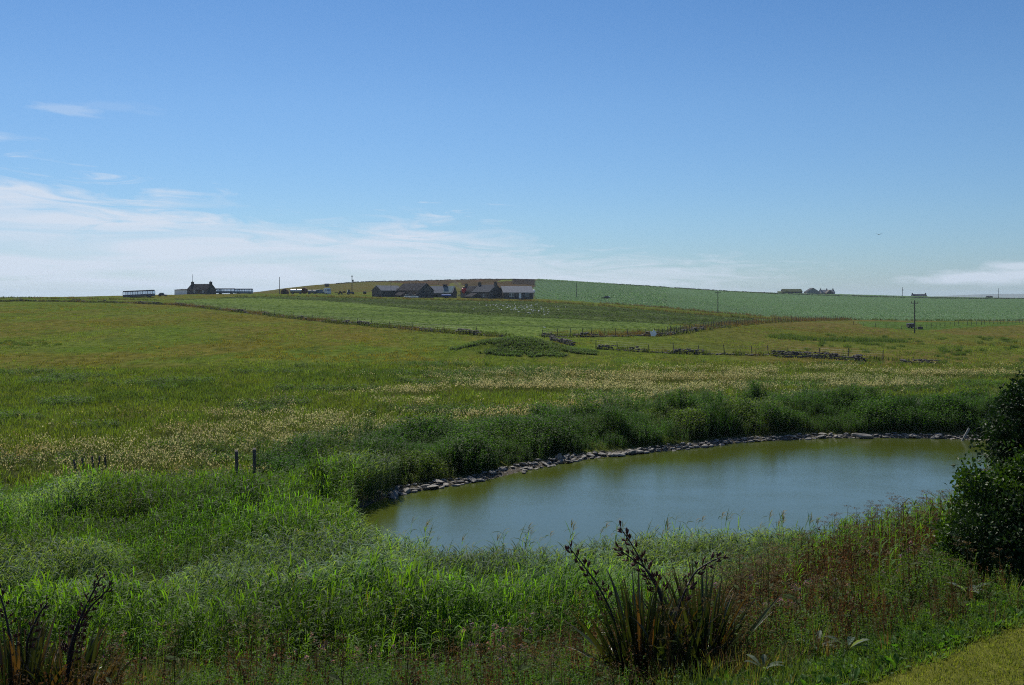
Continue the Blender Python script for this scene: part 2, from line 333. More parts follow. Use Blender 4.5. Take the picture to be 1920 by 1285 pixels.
def zone_colors(x, y):
    u = CX+F*x/np.maximum(y, 3)
    C = np.zeros((len(x), 3)); n1 = fbm(x*.03, y*.02, 11, 5); n2 = fbm(x*.12, y*.06, 12, 5); n3 = fbm(x*.9, y*.5, 13, 4)
    def mixc(c, a): C[:] = C*(1-a[:, None])+np.array(c)*a[:, None]
    C[:] = (.100, .132, .028)
    # pasture on the left and centre
    mixc((.125, .108, .028), sstep(.46, .66, n1)*.7); mixc((.072, .125, .018), sstep(.5, .68, n2)*.6)
    mixc((.05, .075, .02), sstep(.62, .75, fbm(x*.3, y*.2, 19, 4))*.55)
    mixc((.115, .10, .028), sstep(.5, .65, fbm(x*.10, y*.025, 33, 5))*.45)
    # rough wet meadow between pond and pasture
    me = sstep(118, 92, y+14*(fbm(x*.05, y*.05, 5)-.5)+np.where(u > 1200, -25, 0)*0)
    mixc((.07, .092, .02), me*.8); mixc((.095, .092, .034), me*sstep(.48, .62, n2)*.45)
    # right-hand rough grazing
    rg = sstep(1150, 1400, u)*sstep(112, 128, y)*(y < 420)
    mixc((.115, .098, .034), rg*(.5+.5*sstep(.3, .7, n1))); mixc((.085, .115, .022), rg*sstep(.47, .62, fbm(x*.05, y*.03, 21, 4))*.8)
    g2 = rg*sstep(1560, 1250, u); mixc((.075, .115, .02), g2*.7)
    # track line in the pasture
    tr = HL((-40, 776), (140, 762), (240, 750), (330, 735), (420, 727))
    mixc((.04, .035, .02), sstep(.5, .15, segdist(x, y, tr))*.7)
    # hill
    h = sstep(470, 540, y); mixc((.105, .095, .034), h); mixc((.085, .10, .03), h*sstep(.45, .6, n2)*.6)
    heath = inpoly(x, y, [P(690, 790), P(800, 700), P(900, 690), P(1003, 650), P(1003, 1100), P(690, 1100)])
    mixc((.060, .045, .030), heath*1.0*(.75+.25*n3)); mixc((.095, .06, .04), heath*sstep(.5, .62, n2)*.8)
    for poly, c in (([P(878, 835), P(945, 835), P(945, 900), P(878, 900)], (.12, .16, .045)), ([P(930, 740), P(958, 760), P(962, 830), P(948, 805)], (.12, .15, .04)),
                    ([P(958, 715), P(1003, 700), P(1003, 905), P(960, 845)], (.035, .03, .028)), ([P(840, 640), P(875, 640), P(862, 740), P(845, 740)], (.11, .12, .035))):
        mixc(c, inpoly(x, y, poly)*1.0)
    mixc((.10, .09, .075), sstep(2.2, 1.0, segdist(x, y, [P(868, 640), P(858, 700), P(852, 780), P(853, 850)]))*.8)
    # crops
    mc = inpoly(x, y, MIDCROP)*1.0; a, b = UPPER[3], UPPER[6]; dr = (b-a)/np.linalg.norm(b-a); q = -(x-a[0])*dr[1]+(y-a[1])*dr[0]
    q = q+2.5*(fbm(x*.015, y*.015, 44, 2)-.5); st = .5+.5*np.sin(q*2*pi/7.5+2*vnoise(q*.2, x*.004, 3))
    wide = vnoise(q/13.0, x*.003, 91)
    mixc((.105, .155, .048), mc); mixc((.05, .07, .03), mc*st*.75*sstep(.35, .6, vnoise(q/5.1, x*.012, 8))); mixc((.125, .18, .05), mc*sstep(.5, .8, wide)*.8)
    db = inpoly(x, y, DARKBAND)*1.0; mixc((.048, .062, .032), db*(.9-.35*sstep(.45, .75, vnoise(q/6.0, x*.004, 77))))
    lowr = mc*sstep(1000, 1250, u)*(1-db); mixc((.052, .066, .032), lowr*sstep(.4, .6, vnoise(q/9.0, x*.004, 17))*.9)
    tn = inpoly(x, y, TURNIP)*1.0; mixc((.085, .145, .085), tn)
    tl = tn*sstep(-5, 25, segdist(x, y, [P(1120, 1000), P(1180, 800), P(1260, 560), P(1330, 440), P(1500, 350)])*np.where(inpoly(x, y, [P(1000, 1000), P(1120, 1000), P(1180, 800), P(1260, 560), P(1330, 440), P(1500, 350), P(1300, 300), P(1000, 400)]), -1, 1))
    mixc((.105, .18, .10), tl)
    gs = inpoly(x, y, GSTRIP)*1.0; mixc((.07, .12, .03), gs)
    # soil / thatch under the tall plants, lawn
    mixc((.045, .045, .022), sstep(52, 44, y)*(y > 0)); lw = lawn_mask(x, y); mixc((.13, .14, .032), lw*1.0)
    sd = segdist(x, y, POND, True); ip = inpoly(x, y, POND); mixc((.05, .045, .022), ip*1.0); mixc((.10, .09, .075), (~ip)*sstep(1.0, .4, sd)*(y > 42))
    C *= (.62+.28*n3)[:, None]
    return C
LA, LB = np.array([2.75, 8.9]), np.array([5.9, 11.1])
def lawn_side(x, y):        # > 0 on the lawn
    dx, dy = LB-LA; l = math.hypot(dx, dy); s = ((x-LA[0])*dy-(y-LA[1])*dx)/l
    return s+.18*(vnoise(x*1.6, y*1.6, 5)-.5)
def lawn_mask(x, y): return sstep(-.1, .12, lawn_side(x, y))*(y < 30)
def build_ground():
    ys = np.concatenate([np.linspace(-40, 2.5, 12), np.exp(np.linspace(math.log(3), math.log(1150), 620)), np.exp(np.linspace(math.log(1200), math.log(11500), 32))])
    us = np.concatenate([np.linspace(-2.6, -.66, 34)[:-1], np.linspace(-.66, .66, 560), np.linspace(.66, 2.6, 34)[1:]])
    Y, U = np.meshgrid(ys, us, indexing='ij'); X = U*np.maximum(Y, 8.0)
    x = X.ravel(); y = Y.ravel(); z = zg(x, y); ny, nu = Y.shape
    i = np.arange(ny*nu).reshape(ny, nu)
    q = np.stack([i[:-1, :-1], i[:-1, 1:], i[1:, 1:], i[1:, :-1]], -1).reshape(-1, 4)
    m, nt, N, L = new_mat('field_ground'); out = N('ShaderNodeOutputMaterial'); pb = N('ShaderNodeBsdfPrincipled'); L(pb.outputs[0], out.inputs[0])
    pb.inputs['Roughness'].default_value = .95; pb.inputs['Specular IOR Level'].default_value = .0
    at = N('ShaderNodeAttribute'); at.attribute_name = 'Col'; tc = N('ShaderNodeTexCoord')
    mp = N('ShaderNodeMapping'); L(tc.outputs['Object'], mp.inputs[0]); mp.inputs['Scale'].default_value = (1, .45, 1)
    n = N('ShaderNodeTexNoise'); n.inputs['Scale'].default_value = .9; n.inputs['Detail'].default_value = 9; n.inputs['Roughness'].default_value = .72; L(mp.outputs[0], n.inputs[0])
    rp = N('ShaderNodeValToRGB'); rp.color_ramp.elements[0].position = .34; rp.color_ramp.elements[1].position = .66
    rp.color_ramp.elements[0].color = (.52, .56, .55, 1); rp.color_ramp.elements[1].color = (1.45, 1.4, 1.35, 1)
    L(n.outputs['Fac'], rp.inputs[0])
    ml = N('ShaderNodeMix'); ml.data_type = 'RGBA'; ml.blend_type = 'MULTIPLY'; ml.inputs[0].default_value = 1; ml.clamp_result = False
    L(at.outputs['Color'], ml.inputs[6]); L(rp.outputs[0], ml.inputs[7]); L(ml.outputs[2], pb.inputs['Base Color'])
    b = N('ShaderNodeBump'); b.inputs['Strength'].default_value = .6; b.inputs['Distance'].default_value = .25; L(n.outputs['Fac'], b.inputs['Height']); L(b.outputs[0], pb.inputs['Normal'])
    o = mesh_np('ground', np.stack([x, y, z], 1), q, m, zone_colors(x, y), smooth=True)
    tag(o, kind='structure')
build_ground()
def build_water():
    m, nt, N, L = new_mat('pond_water'); out = N('ShaderNodeOutputMaterial'); pb = N('ShaderNodeBsdfPrincipled'); L(pb.outputs[0], out.inputs[0])
    pb.inputs['Base Color'].default_value = (.054, .070, .011, 1); pb.inputs['Roughness'].default_value = .03; pb.inputs['IOR'].default_value = 1.85
    tc = N('ShaderNodeTexCoord'); mp = N('ShaderNodeMapping'); mp.inputs['Scale'].default_value = (1.0, 1.7, 1); mp.inputs['Rotation'].default_value = (0, 0, R(-12)); L(tc.outputs['Object'], mp.inputs[0])
    n = N('ShaderNodeTexNoise'); n.inputs['Scale'].default_value = 11; n.inputs['Detail'].default_value = 3; n.inputs['Roughness'].default_value = .55; L(mp.outputs[0], n.inputs[0])
    n2 = N('ShaderNodeTexNoise'); n2.inputs['Scale'].default_value = .22; n2.inputs['Detail'].default_value = 3; L(mp.outputs[0], n2.inputs[0])
    mr = N('ShaderNodeMapRange'); L(n2.outputs['Fac'], mr.inputs[0]); mr.inputs[1].default_value = .35; mr.inputs[2].default_value = .65; mr.inputs[3].default_value = .6; mr.inputs[4].default_value = 1.0
    b = N('ShaderNodeBump'); L(mr.outputs[0], b.inputs['Strength']); b.inputs['Distance'].default_value = .0060; L(n.outputs['Fac'], b.inputs['Height']); L(b.outputs[0], pb.inputs['Normal'])
    c = POND.mean(0); P2 = c+(POND-c)*1.05; k = len(P2)
    V = [(p[0], p[1], 0.0) for p in P2]+[(c[0], c[1], 0.0)]
    o = mesh_np('pond_water', V, [(i, (i+1) % k, k) for i in range(k)], m); tag(o, kind='structure')
build_water()
def far_hill():
    mb = MB(); xs = np.linspace(2600, 9500, 60); y0, y1 = 9000, 10500
    h = 46*np.exp(-((xs-5600)/1300)**2)+30*np.exp(-((xs-4300)/700)**2)+34*np.exp(-((xs-7600)/1300)**2)+2*vnoise(xs/250, 0*xs)-10
    V = []; n = len(xs)
    for yy, k in ((y0-900, 0), (y0-300, .7), (y0, 1), (y1, .0)):
        V += [(x, yy, -12+(hh+12)*k) for x, hh in zip(xs, h)]
    Fc = [(r*n+i, r*n+i+1, (r+1)*n+i+1, (r+1)*n+i) for r in range(3) for i in range(n-1)]
    mb.add(V, Fc); o = mb.build('distant_hills', mat('heather_hill', (.06, .065, .035), 1, .2, .004), smooth=True); tag(o, kind='structure')
far_hill()

# ------------------------------------------------------------------ plant templates: (V, tris, colour)
class T:
    def __init__(s): s.v = []; s.t = []; s.c = []
    def pts(s, v, t, c):
        n = len(s.v); s.v += [tuple(p) for p in v]; s.t += [tuple(i+n for i in q) for q in t]; s.c += [tuple(c)]*len(v)
    def blade(s, p, az, el, ln, wd, droop, c, seg=3, twist=0.0, ctip=None):
        p = np.array(p, float); d = np.array([cos(az)*cos(el), sin(az)*cos(el), sin(el)])
        side = np.array([-sin(az), cos(az), 0])*cos(twist)+np.array([0, 0, 1])*sin(twist)
        V = []; st = ln/seg; prof = [.55, 1.0, .8, .5] if seg == 3 else [.7, 1.0, .85, .6, .4, .2][:seg+1]
        for i in range(seg):
            w = wd*prof[i]*.5; V += [p-side*w, p+side*w]; p = p+d*st; d = d+np.array([0, 0, -droop/seg]); d /= np.linalg.norm(d)
        V.append(p); t = []
        for i in range(seg-1): t += [(2*i, 2*i+1, 2*i+3), (2*i, 2*i+3, 2*i+2)]
        t.append((2*seg-2, 2*seg-1, 2*seg)); n0 = len(s.v); s.pts(V, t, c)
        if ctip is not None: s.c[n0+2*seg] = tuple(ctip); s.c[n0+2*seg-1] = tuple(ctip); s.c[n0+2*seg-2] = tuple(ctip)
    def leaf(s, p, az, el, ln, wd, c, roll=0.0):
        d = np.array([cos(az)*cos(el), sin(az)*cos(el), sin(el)]); a = np.array([-sin(az), cos(az), 0]); b = np.cross(d, a); sd = a*cos(roll)+b*sin(roll)
        p = np.array(p); m = p+d*ln*.5; dn = np.array([0, 0, -.08*ln])
        s.pts([p, m-sd*wd/2, p+d*ln+dn, m+sd*wd/2], [(0, 1, 2), (0, 2, 3)], c)
    def stem(s, p, q, w, c, cross=False):
        p = np.array(p, float); q = np.array(q, float); a = np.array([w/2, 0, 0])
        s.pts([p-a, p+a, q+a*.6, q-a*.6], [(0, 1, 2), (0, 2, 3)], c)
        if cross:
            a = np.array([0, w/2, 0]); s.pts([p-a, p+a, q+a*.6, q-a*.6], [(0, 1, 2), (0, 2, 3)], c)
    def blob(s, p, r, c, n=6, sz=1.0, rn=None):
        rn = rn or random
        for _ in range(n):
            q = np.array(p)+np.array([rn.uniform(-r, r), rn.uniform(-r, r), rn.uniform(-r, r)*sz])
            a = np.array([rn.uniform(-1, 1), rn.uniform(-1, 1), rn.uniform(-1, 1)])*r*.7; b = np.array([rn.uniform(-1, 1), rn.uniform(-1, 1), rn.uniform(-1, 1)])*r*.7
            s.pts([q-a, q+b, q+a], [(0, 1, 2)], c)
    def get(s): return np.array(s.v, np.float32), np.array(s.t, np.int32), np.array(s.c, np.float32)
RN = random.Random(5)
def jit(c, a=.2, r=RN):
    k = 1+r.uniform(-a, a); return tuple(max(0, v*k*(1+r.uniform(-a*.3, a*.3))) for v in c)
def t_reed(r, h=1.5, c=(.050, .104, .015), plume=False):
    t = T(); lean = r.uniform(.0, .16); a = r.uniform(-.6, .9)
    top = np.array([cos(a)*lean, sin(a)*lean*.6, 1.0])*h; t.stem((0, 0, 0), top, .012, jit(c, .2), False)
    n = r.randint(10, 13); g = r.uniform(0, 6)
    for i in range(n):
        f = .28+.72*i/(n-1); g += 2.6+r.uniform(-.7, .7)
        az = g if r.random() < .6 else r.uniform(-.9, .7)             # wind from the left lays them over to the right
        t.blade(top*f, az, r.uniform(.45, 1.3), h*r.uniform(.17, .30), r.uniform(.018, .032), r.uniform(.4, 2.4), jit(c, .4), 3, r.uniform(-.5, .5))
    if plume:
        for k in range(5): t.blade(top+np.array([0, 0, .02*k]), r.uniform(-.4, .5), r.uniform(.6, 1.3), .22, .022, 1.3, jit((.16, .15, .09), .2), 3)
    return t.get()
def t_grass(r, n=9, h=.35, sp=.12, w=.012, c=(.07, .10, .025), droop=1.2, seg=3, tip=None):
    t = T()
    for i in range(n):
        a = r.uniform(0, 2*pi); q = r.uniform(0, sp)
        t.blade((cos(a)*q, sin(a)*q, 0), a+r.uniform(-.8, .8), r.uniform(.9, 1.45), h*r.uniform(.6, 1.15), w*r.uniform(.7, 1.3), r.uniform(.2, droop), jit(c, .25), seg, r.uniform(-.4, .4), tip)
    return t.get()
def t_seed(r, n=5, h=.7, c=(.30, .25, .12), g=(.07, .09, .025), hw=.035, hl=.12, sp=.25):
    t = T()
    for i in range(n):
        x, y = r.uniform(-sp, sp), r.uniform(-sp, sp); hh = h*r.uniform(.7, 1.1); a = r.uniform(0, 6.3); l = r.uniform(0, .2)
        top = np.array([x+cos(a)*l, y+sin(a)*l, hh]); t.stem((x, y, 0), top, .008, jit(g, .2)); t.leaf(top-np.array([0, 0, .02]), a, 1.1, hl*r.uniform(.7, 1.3), hw, jit(c, .25), r.uniform(-1, 1)); t.leaf(top-np.array([0, 0, .02]), a, 1.1, hl, hw, jit(c, .25), 1.57)
    for i in range(4): t.blade((r.uniform(-sp, sp), r.uniform(-sp, sp), 0), r.uniform(0, 6.3), 1.2, h*.7, .02, 1.2, jit(g, .3), 3)
    return t.get()
def t_herb(r, h=1.0, n=7, sp=.3, ll=.09, lw=.045, c=(.045, .09, .02), per=14, flower=None):
    t = T()
    for i in range(n):
        a = r.uniform(0, 6.3); q = r.uniform(0, sp)*1.0; p = np.array([cos(a)*q, sin(a)*q, 0]); hh = h*r.uniform(.6, 1.05)
        top = p+np.array([cos(a)*.15*hh, sin(a)*.15*hh, hh]); t.stem(p, top, .01, jit(c, .2)); cc = jit(c, .22)
        for k in range(per):
            f = .15+.87*(k+r.random())/per; t.leaf(p+(top-p)*f, r.uniform(0, 6.3), r.uniform(-.5, .8), ll*r.uniform(.7, 1.25)*(1.25-.5*f), lw*r.uniform(.7, 1.2), jit(cc, .22), r.uniform(-.9, .9))
        if flower and r.random() < .5: t.blob(top, .028, jit(flower, .2), 9, 1, r)
    return t.get()
def t_dock(r, h=.9, c=(.10, .05, .022), n=4, sp=.15):
    t = T()
    for i in range(n):
        p = np.array([r.uniform(-sp, sp), r.uniform(-sp, sp), 0]); top = p+np.array([r.uniform(-.15, .15), r.uniform(-.15, .15), h*r.uniform(.65, 1.05)]); cc = jit(c, .3)
        t.stem(p, top, .012, cc, True)
        for k in range(34):
            f = r.uniform(.35, 1.03); o = (1.08-f)*.16; q = p+(top-p)*f+np.array([r.uniform(-o, o), r.uniform(-o, o), 0]); t.leaf(q, r.uniform(0, 6.3), r.uniform(.0, 1.4), .034, .026, jit(cc, .35), r.uniform(-1.5, 1.5))
        for k in range(3): t.blade(p, r.uniform(0, 6.3), .8, .3, .06, 1.2, jit((.06, .09, .022), .3), 3)
    return t.get()
def t_umbel(r, h=1.1, c=(.13, .105, .06), s=(.05, .045, .022)):
    t = T(); top = np.array([r.uniform(-.12, .12), r.uniform(-.1, .1), h]); t.stem((0, 0, 0), top, .014, s, True)
    for k in range(r.randint(4, 6)):
        f = r.uniform(.5, .98) if k else 1; b = top*f; a = r.uniform(0, 6.3); q = b+np.array([cos(a)*.2, sin(a)*.2, .16+.1*r.random()]) if k else b+np.array([0, 0, .1]); t.stem(b, q, .008, s, True)
        for j in range(8):
            g = j*.785; e = q+np.array([cos(g)*.065, sin(g)*.065, .05]); t.stem(q, e, .004, s); t.blob(e, .018, jit(c, .3), 4, .4, r)
    for k in range(6): t.leaf(top*r.uniform(.1, .7), r.uniform(0, 6.3), .3, .2, .06, jit((.05, .075, .022), .3), r.uniform(-.5, .5))
    return t.get()
def t_broad(r, n=7, l=.32, w=.13, c=(.07, .14, .03), el=.5):
    t = T()
    for i in range(n):
        az = i*2.4+r.uniform(-.4, .4); e = el+r.uniform(-.3, .5); p = np.array([cos(az)*.04, sin(az)*.04, .02]); s_ = l*r.uniform(.6, 1.1); cc = jit(c, .25)
        d = np.array([cos(az)*cos(e), sin(az)*cos(e), sin(e)]); sd = np.array([-sin(az), cos(az), 0]); up = np.cross(d, sd)*-.0+np.array([0, 0, 1])
        st = [(0, .12, 0), (.3, .7, .02), (.6, 1, 0), (.85, .6, -.06), (1.02, .02, -.14)]
        V = []
        for f, ww, dz in st: m = p+d*s_*f+up*dz*s_; V += [m-sd*w*ww/2+up*.18*w*ww, m, m+sd*w*ww/2+up*.18*w*ww]
        tt = []
        for k in range(4):
            b = 3*k; tt += [(b, b+1, b+4), (b, b+4, b+3), (b+1, b+2, b+5), (b+1, b+5, b+4)]
        t.pts(V, tt, cc)
    return t.get()
def variants(fn, k, **kw): return [fn(random.Random(100+7*i+len(kw)), **kw) for i in range(k)]
def scatter(parts, name, material, label=None, cat=None, parent=None):
    """parts: list of (templates, xy, scale, tint[n,3], lift) joined into ONE mesh of uncountable plants"""
    VV = []; TT = []; CC = []; off = 0; r = np.random.default_rng(len(name)*13+1)
    for tmpl, xy, sc, tint in parts:
        if len(xy) == 0: continue
        z = zg(xy[:, 0], xy[:, 1]); pick = r.integers(0, len(tmpl), len(xy))
        for k, (v, t, c) in enumerate(tmpl):
            m = np.where(pick == k)[0]
            if not len(m): continue
            a = r.uniform(0, 2*pi, len(m)) if not getattr(material, 'wind', False) else r.uniform(-.7, .7, len(m))
            if material.get('wind'): a = r.uniform(-.75, .75, len(m))
            ca, sa = np.cos(a)[:, None], np.sin(a)[:, None]; s = sc[m][:, None]
            x = (v[None, :, 0]*ca-v[None, :, 1]*sa)*s+xy[m, 0][:, None]; y = (v[None, :, 0]*sa+v[None, :, 1]*ca)*s+xy[m, 1][:, None]; zz_ = v[None, :, 2]*s+z[m][:, None]-.02
            VV.append(np.stack([x, y, zz_], -1).reshape(-1, 3).astype(np.float32))
            CC.append((c[None]*tint[m][:, None, :]).reshape(-1, 3).astype(np.float32))
            TT.append((t[None]+(np.arange(len(m))*len(v))[:, None, None]).reshape(-1, 3)+off); off += len(m)*len(v)
    if not VV: return
    V = np.concatenate(VV); Tt = np.concatenate(TT)
    print(name, len(Tt), 'tris')
    o = mesh_np(name, V, Tt, material, np.concatenate(CC), parent)
    return tag(o, label, cat, kind='stuff')
def sample(poly, dens, maskf=None, thin=None):
    poly = np.array(poly); lo, hi = poly.min(0), poly.max(0); n = int(np.prod(hi-lo)*dens)
    p = rng.uniform(lo, hi, (n, 2)); k = inpoly(p[:, 0], p[:, 1], poly)
    p = p[k]
    if thin is not None: p = p[rng.random(len(p)) < thin(p[:, 0], p[:, 1])]
    if maskf is not None: p = p[rng.random(len(p)) < maskf(p[:, 0], p[:, 1])]
    return p
def pondsd(x, y):
    sd = segdist(x, y, POND, True); return np.where(inpoly(x, y, POND), -sd, sd)
def tints(p, a=.22, s=51, f=.5, col=None):
    n = fbm(p[:, 0]*f, p[:, 1]*f, s, 3); t = 1+(n-.5)*2.2*a+rng.uniform(-a, a, len(p))*.5
    c = np.stack([t*(1+.25*(fbm(p[:, 0]*.2, p[:, 1]*.2, s+5)-.5)*2*a*2), t, t], 1)
    if col is not None: c *= np.array(col)
    return c
# ------------------------------------------------------------------ uncountable plants
TH = lambda x, y: np.clip((60/np.maximum(y, 20))**1.6, 0, 1)
def build_plants():
    M['reed']['wind'] = True; M['leaf']['wind'] = False
    # ---- reed bed
    rp = [P(-320, 17.5), P(0, 18), P(500, 18.2), P(800, 18.2), P(960, 18.5), P(1150, 19.4), P(1300, 21), P(1430, 23), P(1560, 26), P(1600, 31.5), P(1300, 33), P(1000, 32), P(800, 33.5), P(700, 38),
          P(655, 41.5), P(738, 44.2), P(745, 46.5), P(640, 44.5), P(560, 43), P(400, 41), P(0, 39), P(-320, 38)]
    p = sample(rp, 50, lambda x, y: (pondsd(x, y) > -.1)*1.0*(fbm(x*.35, y*.35, 71, 3) > .27))
    nz = fbm(p[:, 0]*.32, p[:, 1]*.30, 61, 4); sc = .72+1.15*(nz-.3); edge = sstep(0, 1.6, segdist(p[:, 0], p[:, 1], rp, True)); sc *= (.6+.4*edge); nsh = sstep(5.5, 2.0, pondsd(p[:, 0], p[:, 1]))*(p[:, 1] < 35); sc = sc*(1-nsh)+1.12*nsh*(.55+.45*edge)
    wave = sstep(.47, .62, fbm(p[:, 0]*.10+2, p[:, 1]*.22, 66, 4)+.10*np.exp(-((p[:, 1]-28.5)/5)**2)+.03-.13*sstep(2, 12, p[:, 0]))*sstep(21, 24, p[:, 1])
    tn = 1.12*tints(p, .30, 62, .4)*(1-wave[:, None]*.15)*(.72+.56*sstep(.3, .7, fbm(p[:, 0]*.3, p[:, 1]*.3, 69, 3)))[:, None]; sc = sc*rng.uniform(.8, 1.15, len(p))
    tall = sstep(38.5, 40.5, p[:, 1])*sstep(-9.5, -7.5, p[:, 0]); sc = sc*(1+.35*tall)
    A = wave > rng.random(len(p))
    dead = ~A & (rng.random(len(p)) < .035); A2 = ~A & ~dead
    scatter([(variants(t_reed, 9), p[A2], sc[A2], tn[A2]), (variants(t_reed, 5, c=(.15, .115, .06)), p[dead], sc[dead]*.85, tn[dead]), (variants(t_herb, 4, h=1.2, n=5, sp=.25, ll=.12, lw=.04, c=(.04, .085, .016), per=12), p[A2][::45], sc[A2][::45], tn[A2][::45]), (variants(t_reed, 7, h=1.42, c=(.095, .15, .09)), p[A], sc[A], tn[A])], 'reed_bed', M['reed'],
            'dense mass of tall green reed grass between the foreground weeds and the pond', 'reeds')
    # plumed stalks that stand above the reed edge at the water
    q = sample([P(730, 30), P(1000, 28), P(1500, 29), P(1640, 29.5), P(1640, 31), P(1300, 32.5), P(1000, 31), P(740, 33)], 2.0)
    scatter([(variants(t_reed, 5, h=1.9, c=(.07, .13, .05), plume=True), q, rng.uniform(.75, 1.2, len(q)), tints(q))], 'plumed_reeds', M['reed'],
            'thin plumed reed stalks standing above the near edge of the pond', 'reeds')
    # ---- far bank herbs
    bp = [P(540, 44), P(700, 43), P(750, 43.5), P(830, 44), P(1000, 49), P(1300, 57), P(1400, 60), P(1700, 61), P(1900, 57), P(2300, 50), P(2350, 62), P(2000, 72), P(1400, 72.5), P(1100, 66), P(900, 60), P(700, 54.5), P(560, 51), P(480, 48)]
    def bm(x, y): return (pondsd(x, y) > .9)*(.8+.2*sstep(.34, .5, fbm(x*.28, y*.28, 81, 3)))*((x > -9.5) | (y > 44.5))
    p = sample(bp, 14, bm); n = fbm(p[:, 0]*.22, p[:, 1]*.3, 82, 4); sd = pondsd(p[:, 0], p[:, 1])
    n = fbm(p[:, 0]*.45, p[:, 1]*.5, 82, 3); sc = (.55+1.75*np.clip(n-.28, 0, 1))*(.55+.45*sstep(.6, 2.0, sd)); kind = fbm(p[:, 0]*.25, p[:, 1]*.25, 83, 3)+rng.uniform(-.05, .05, len(p))
    a = kind < .56; b = (kind >= .56) & (kind < .62); c_ = kind >= .62
    tn = tints(p, .35, 84, .45)
    scatter([(variants(t_herb, 6, h=1.15, n=8, sp=.42, ll=.14, lw=.06, c=(.038, .086, .015), per=13), p[a], sc[a], tn[a]),
             (variants(t_reed, 6, h=1.4, c=(.04, .085, .02)), np.repeat(p[b], 5, 0)+rng.uniform(-.3, .3, (5*b.sum(), 2)), np.repeat(sc[b], 5), np.repeat(tn[b], 5, 0)),
             (variants(t_herb, 4, h=.9, n=8, sp=.4, ll=.14, lw=.05, c=(.058, .092, .02), per=13), p[c_], sc[c_], tn[c_])], 'bank_herbs', M['leaf'],
            'thick dark green nettles and herbs along the far bank of the pond', 'nettles')
    # tall flag leaves clumps on the bank
    cl = [(1345, 63, 2.0, 1.6), (1700, 66.5, 2.8, 1.6), (1640, 66, 1.8, 1.3)]
    pp = []; ss = []
    for px, d, rad, hh in cl:
        n = int(26*rad*rad); g = rng.normal(0, rad*.4, (n, 2)); pp.append(g+P(px, d)); ss.append(hh/1.4*np.exp(-(np.hypot(g[:, 0], g[:, 1])/rad)**2*.4)*rng.uniform(.8, 1.1, n))
    pp = np.concatenate(pp); ss = np.concatenate(ss); k = pondsd(pp[:, 0], pp[:, 1]) > .6
    scatter([(variants(t_grass, 5, n=12, h=1.3, sp=.14, w=.045, c=(.03, .07, .016), droop=.9), pp[k], ss[k], tints(pp[k], .25))], 'flag_leaf_clumps', M['gloss'],
            'tall dark sword leaved clumps on the far bank of the pond', 'rushes')
    # ---- wet meadow with pale seed heads
    mp = [P(-350, 38.5), P(0, 39.5), P(450, 42), P(560, 48), P(700, 53), P(900, 59), P(1100, 65), P(1400, 70), P(1900, 70), P(2400, 66), P(2400, 122), P(1300, 122), P(700, 112), P(0, 100), P(-350, 98)]
    def band(x, y):
        u = CX+F*x/y; c0 = np.interp(u, [0, 400, 800, 1200, 1500, 1900], [53, 58, 74, 84, 90, 90]); w0 = np.interp(u, [0, 800, 1400, 1900], [11, 19, 17, 14])
        b = np.exp(-((y-c0)/w0)**2*1.1); n = fbm(x*.09, y*.16, 95, 4); n2 = fbm(x*.5, y*.6, 96, 2)
        b = b*np.interp(u, [0, 500, 900, 1300, 1900], [.75, 1.0, 1.8, 2.4, 2.6]); return np.clip(b*sstep(.36, .62, n+.02)*1.2*(.3+1.1*sstep(.36, .64, n2)), 0, 1)
    p = sample(mp, 9, thin=TH); bd = band(p[:, 0], p[:, 1]); s_ = rng.random(len(p)) < bd*.8
    hcol = np.where((fbm(p[:, 0]*.06, p[:, 1]*.1, 98, 3) > .54)[:, None], [[.92, .84, .72]], [[1.0, 1.0, 1.0]])
    green = ~s_; dk = fbm(p[:, 0]*.12, p[:, 1]*.2, 97, 4); D = green & (dk > .60); G = green & ~D
    scatter([(variants(t_grass, 6, n=10, h=.5, sp=.3, w=.03, c=(.088, .122, .026)), p[G], rng.uniform(.6, 1.15, G.sum()), tints(p[G], .35, 33, .3)),
             (variants(t_herb, 4, h=.55, n=7, sp=.42, ll=.15, lw=.06, c=(.062, .108, .024), per=9), p[D], rng.uniform(.6, 1.2, D.sum()), tints(p[D], .3))], 'meadow_grass', M['leaf'],
            'rough wet meadow grass with patches of pale seed heads beyond the pond', 'grass')
    far = sample([P(500, 62), P(1100, 66), P(1400, 71), P(2000, 71), P(2000, 116), P(1100, 112), P(500, 92)], 5.0, lambda x, y: band(x, y)*.9*sstep(.38, .62, fbm(x*.07, y*.3, 140, 4)))
    scatter([(variants(t_seed, 6, c=(.46, .43, .25), hw=.07, hl=.14), far, rng.uniform(.75, 1.1, len(far)), tints(far, .2)), (variants(t_seed, 6, c=(.46, .43, .25), hw=.045, hl=.11), p[s_], rng.uniform(.75, 1.15, s_.sum()), tints(p[s_], .2)*hcol[s_])], 'seed_heads', M['seed'], 'pale cream flowering grass heads in bands across the wet meadow', 'grass')
    # ---- pasture tussocks and rushes far out
    q = sample([P(-200, 96), P(2150, 110), P(2150, 300), P(1300, 230), P(950, 165), P(300, 300), P(-200, 300)], 1.6, lambda x, y: .25+.9*sstep(.45, .6, fbm(x*.1, y*.06, 41, 4)), lambda x, y: np.clip((120/y)**1.3, 0, 1))
    k = fbm(q[:, 0]*.05, q[:, 1]*.05, 42, 3)
    g = k < .56
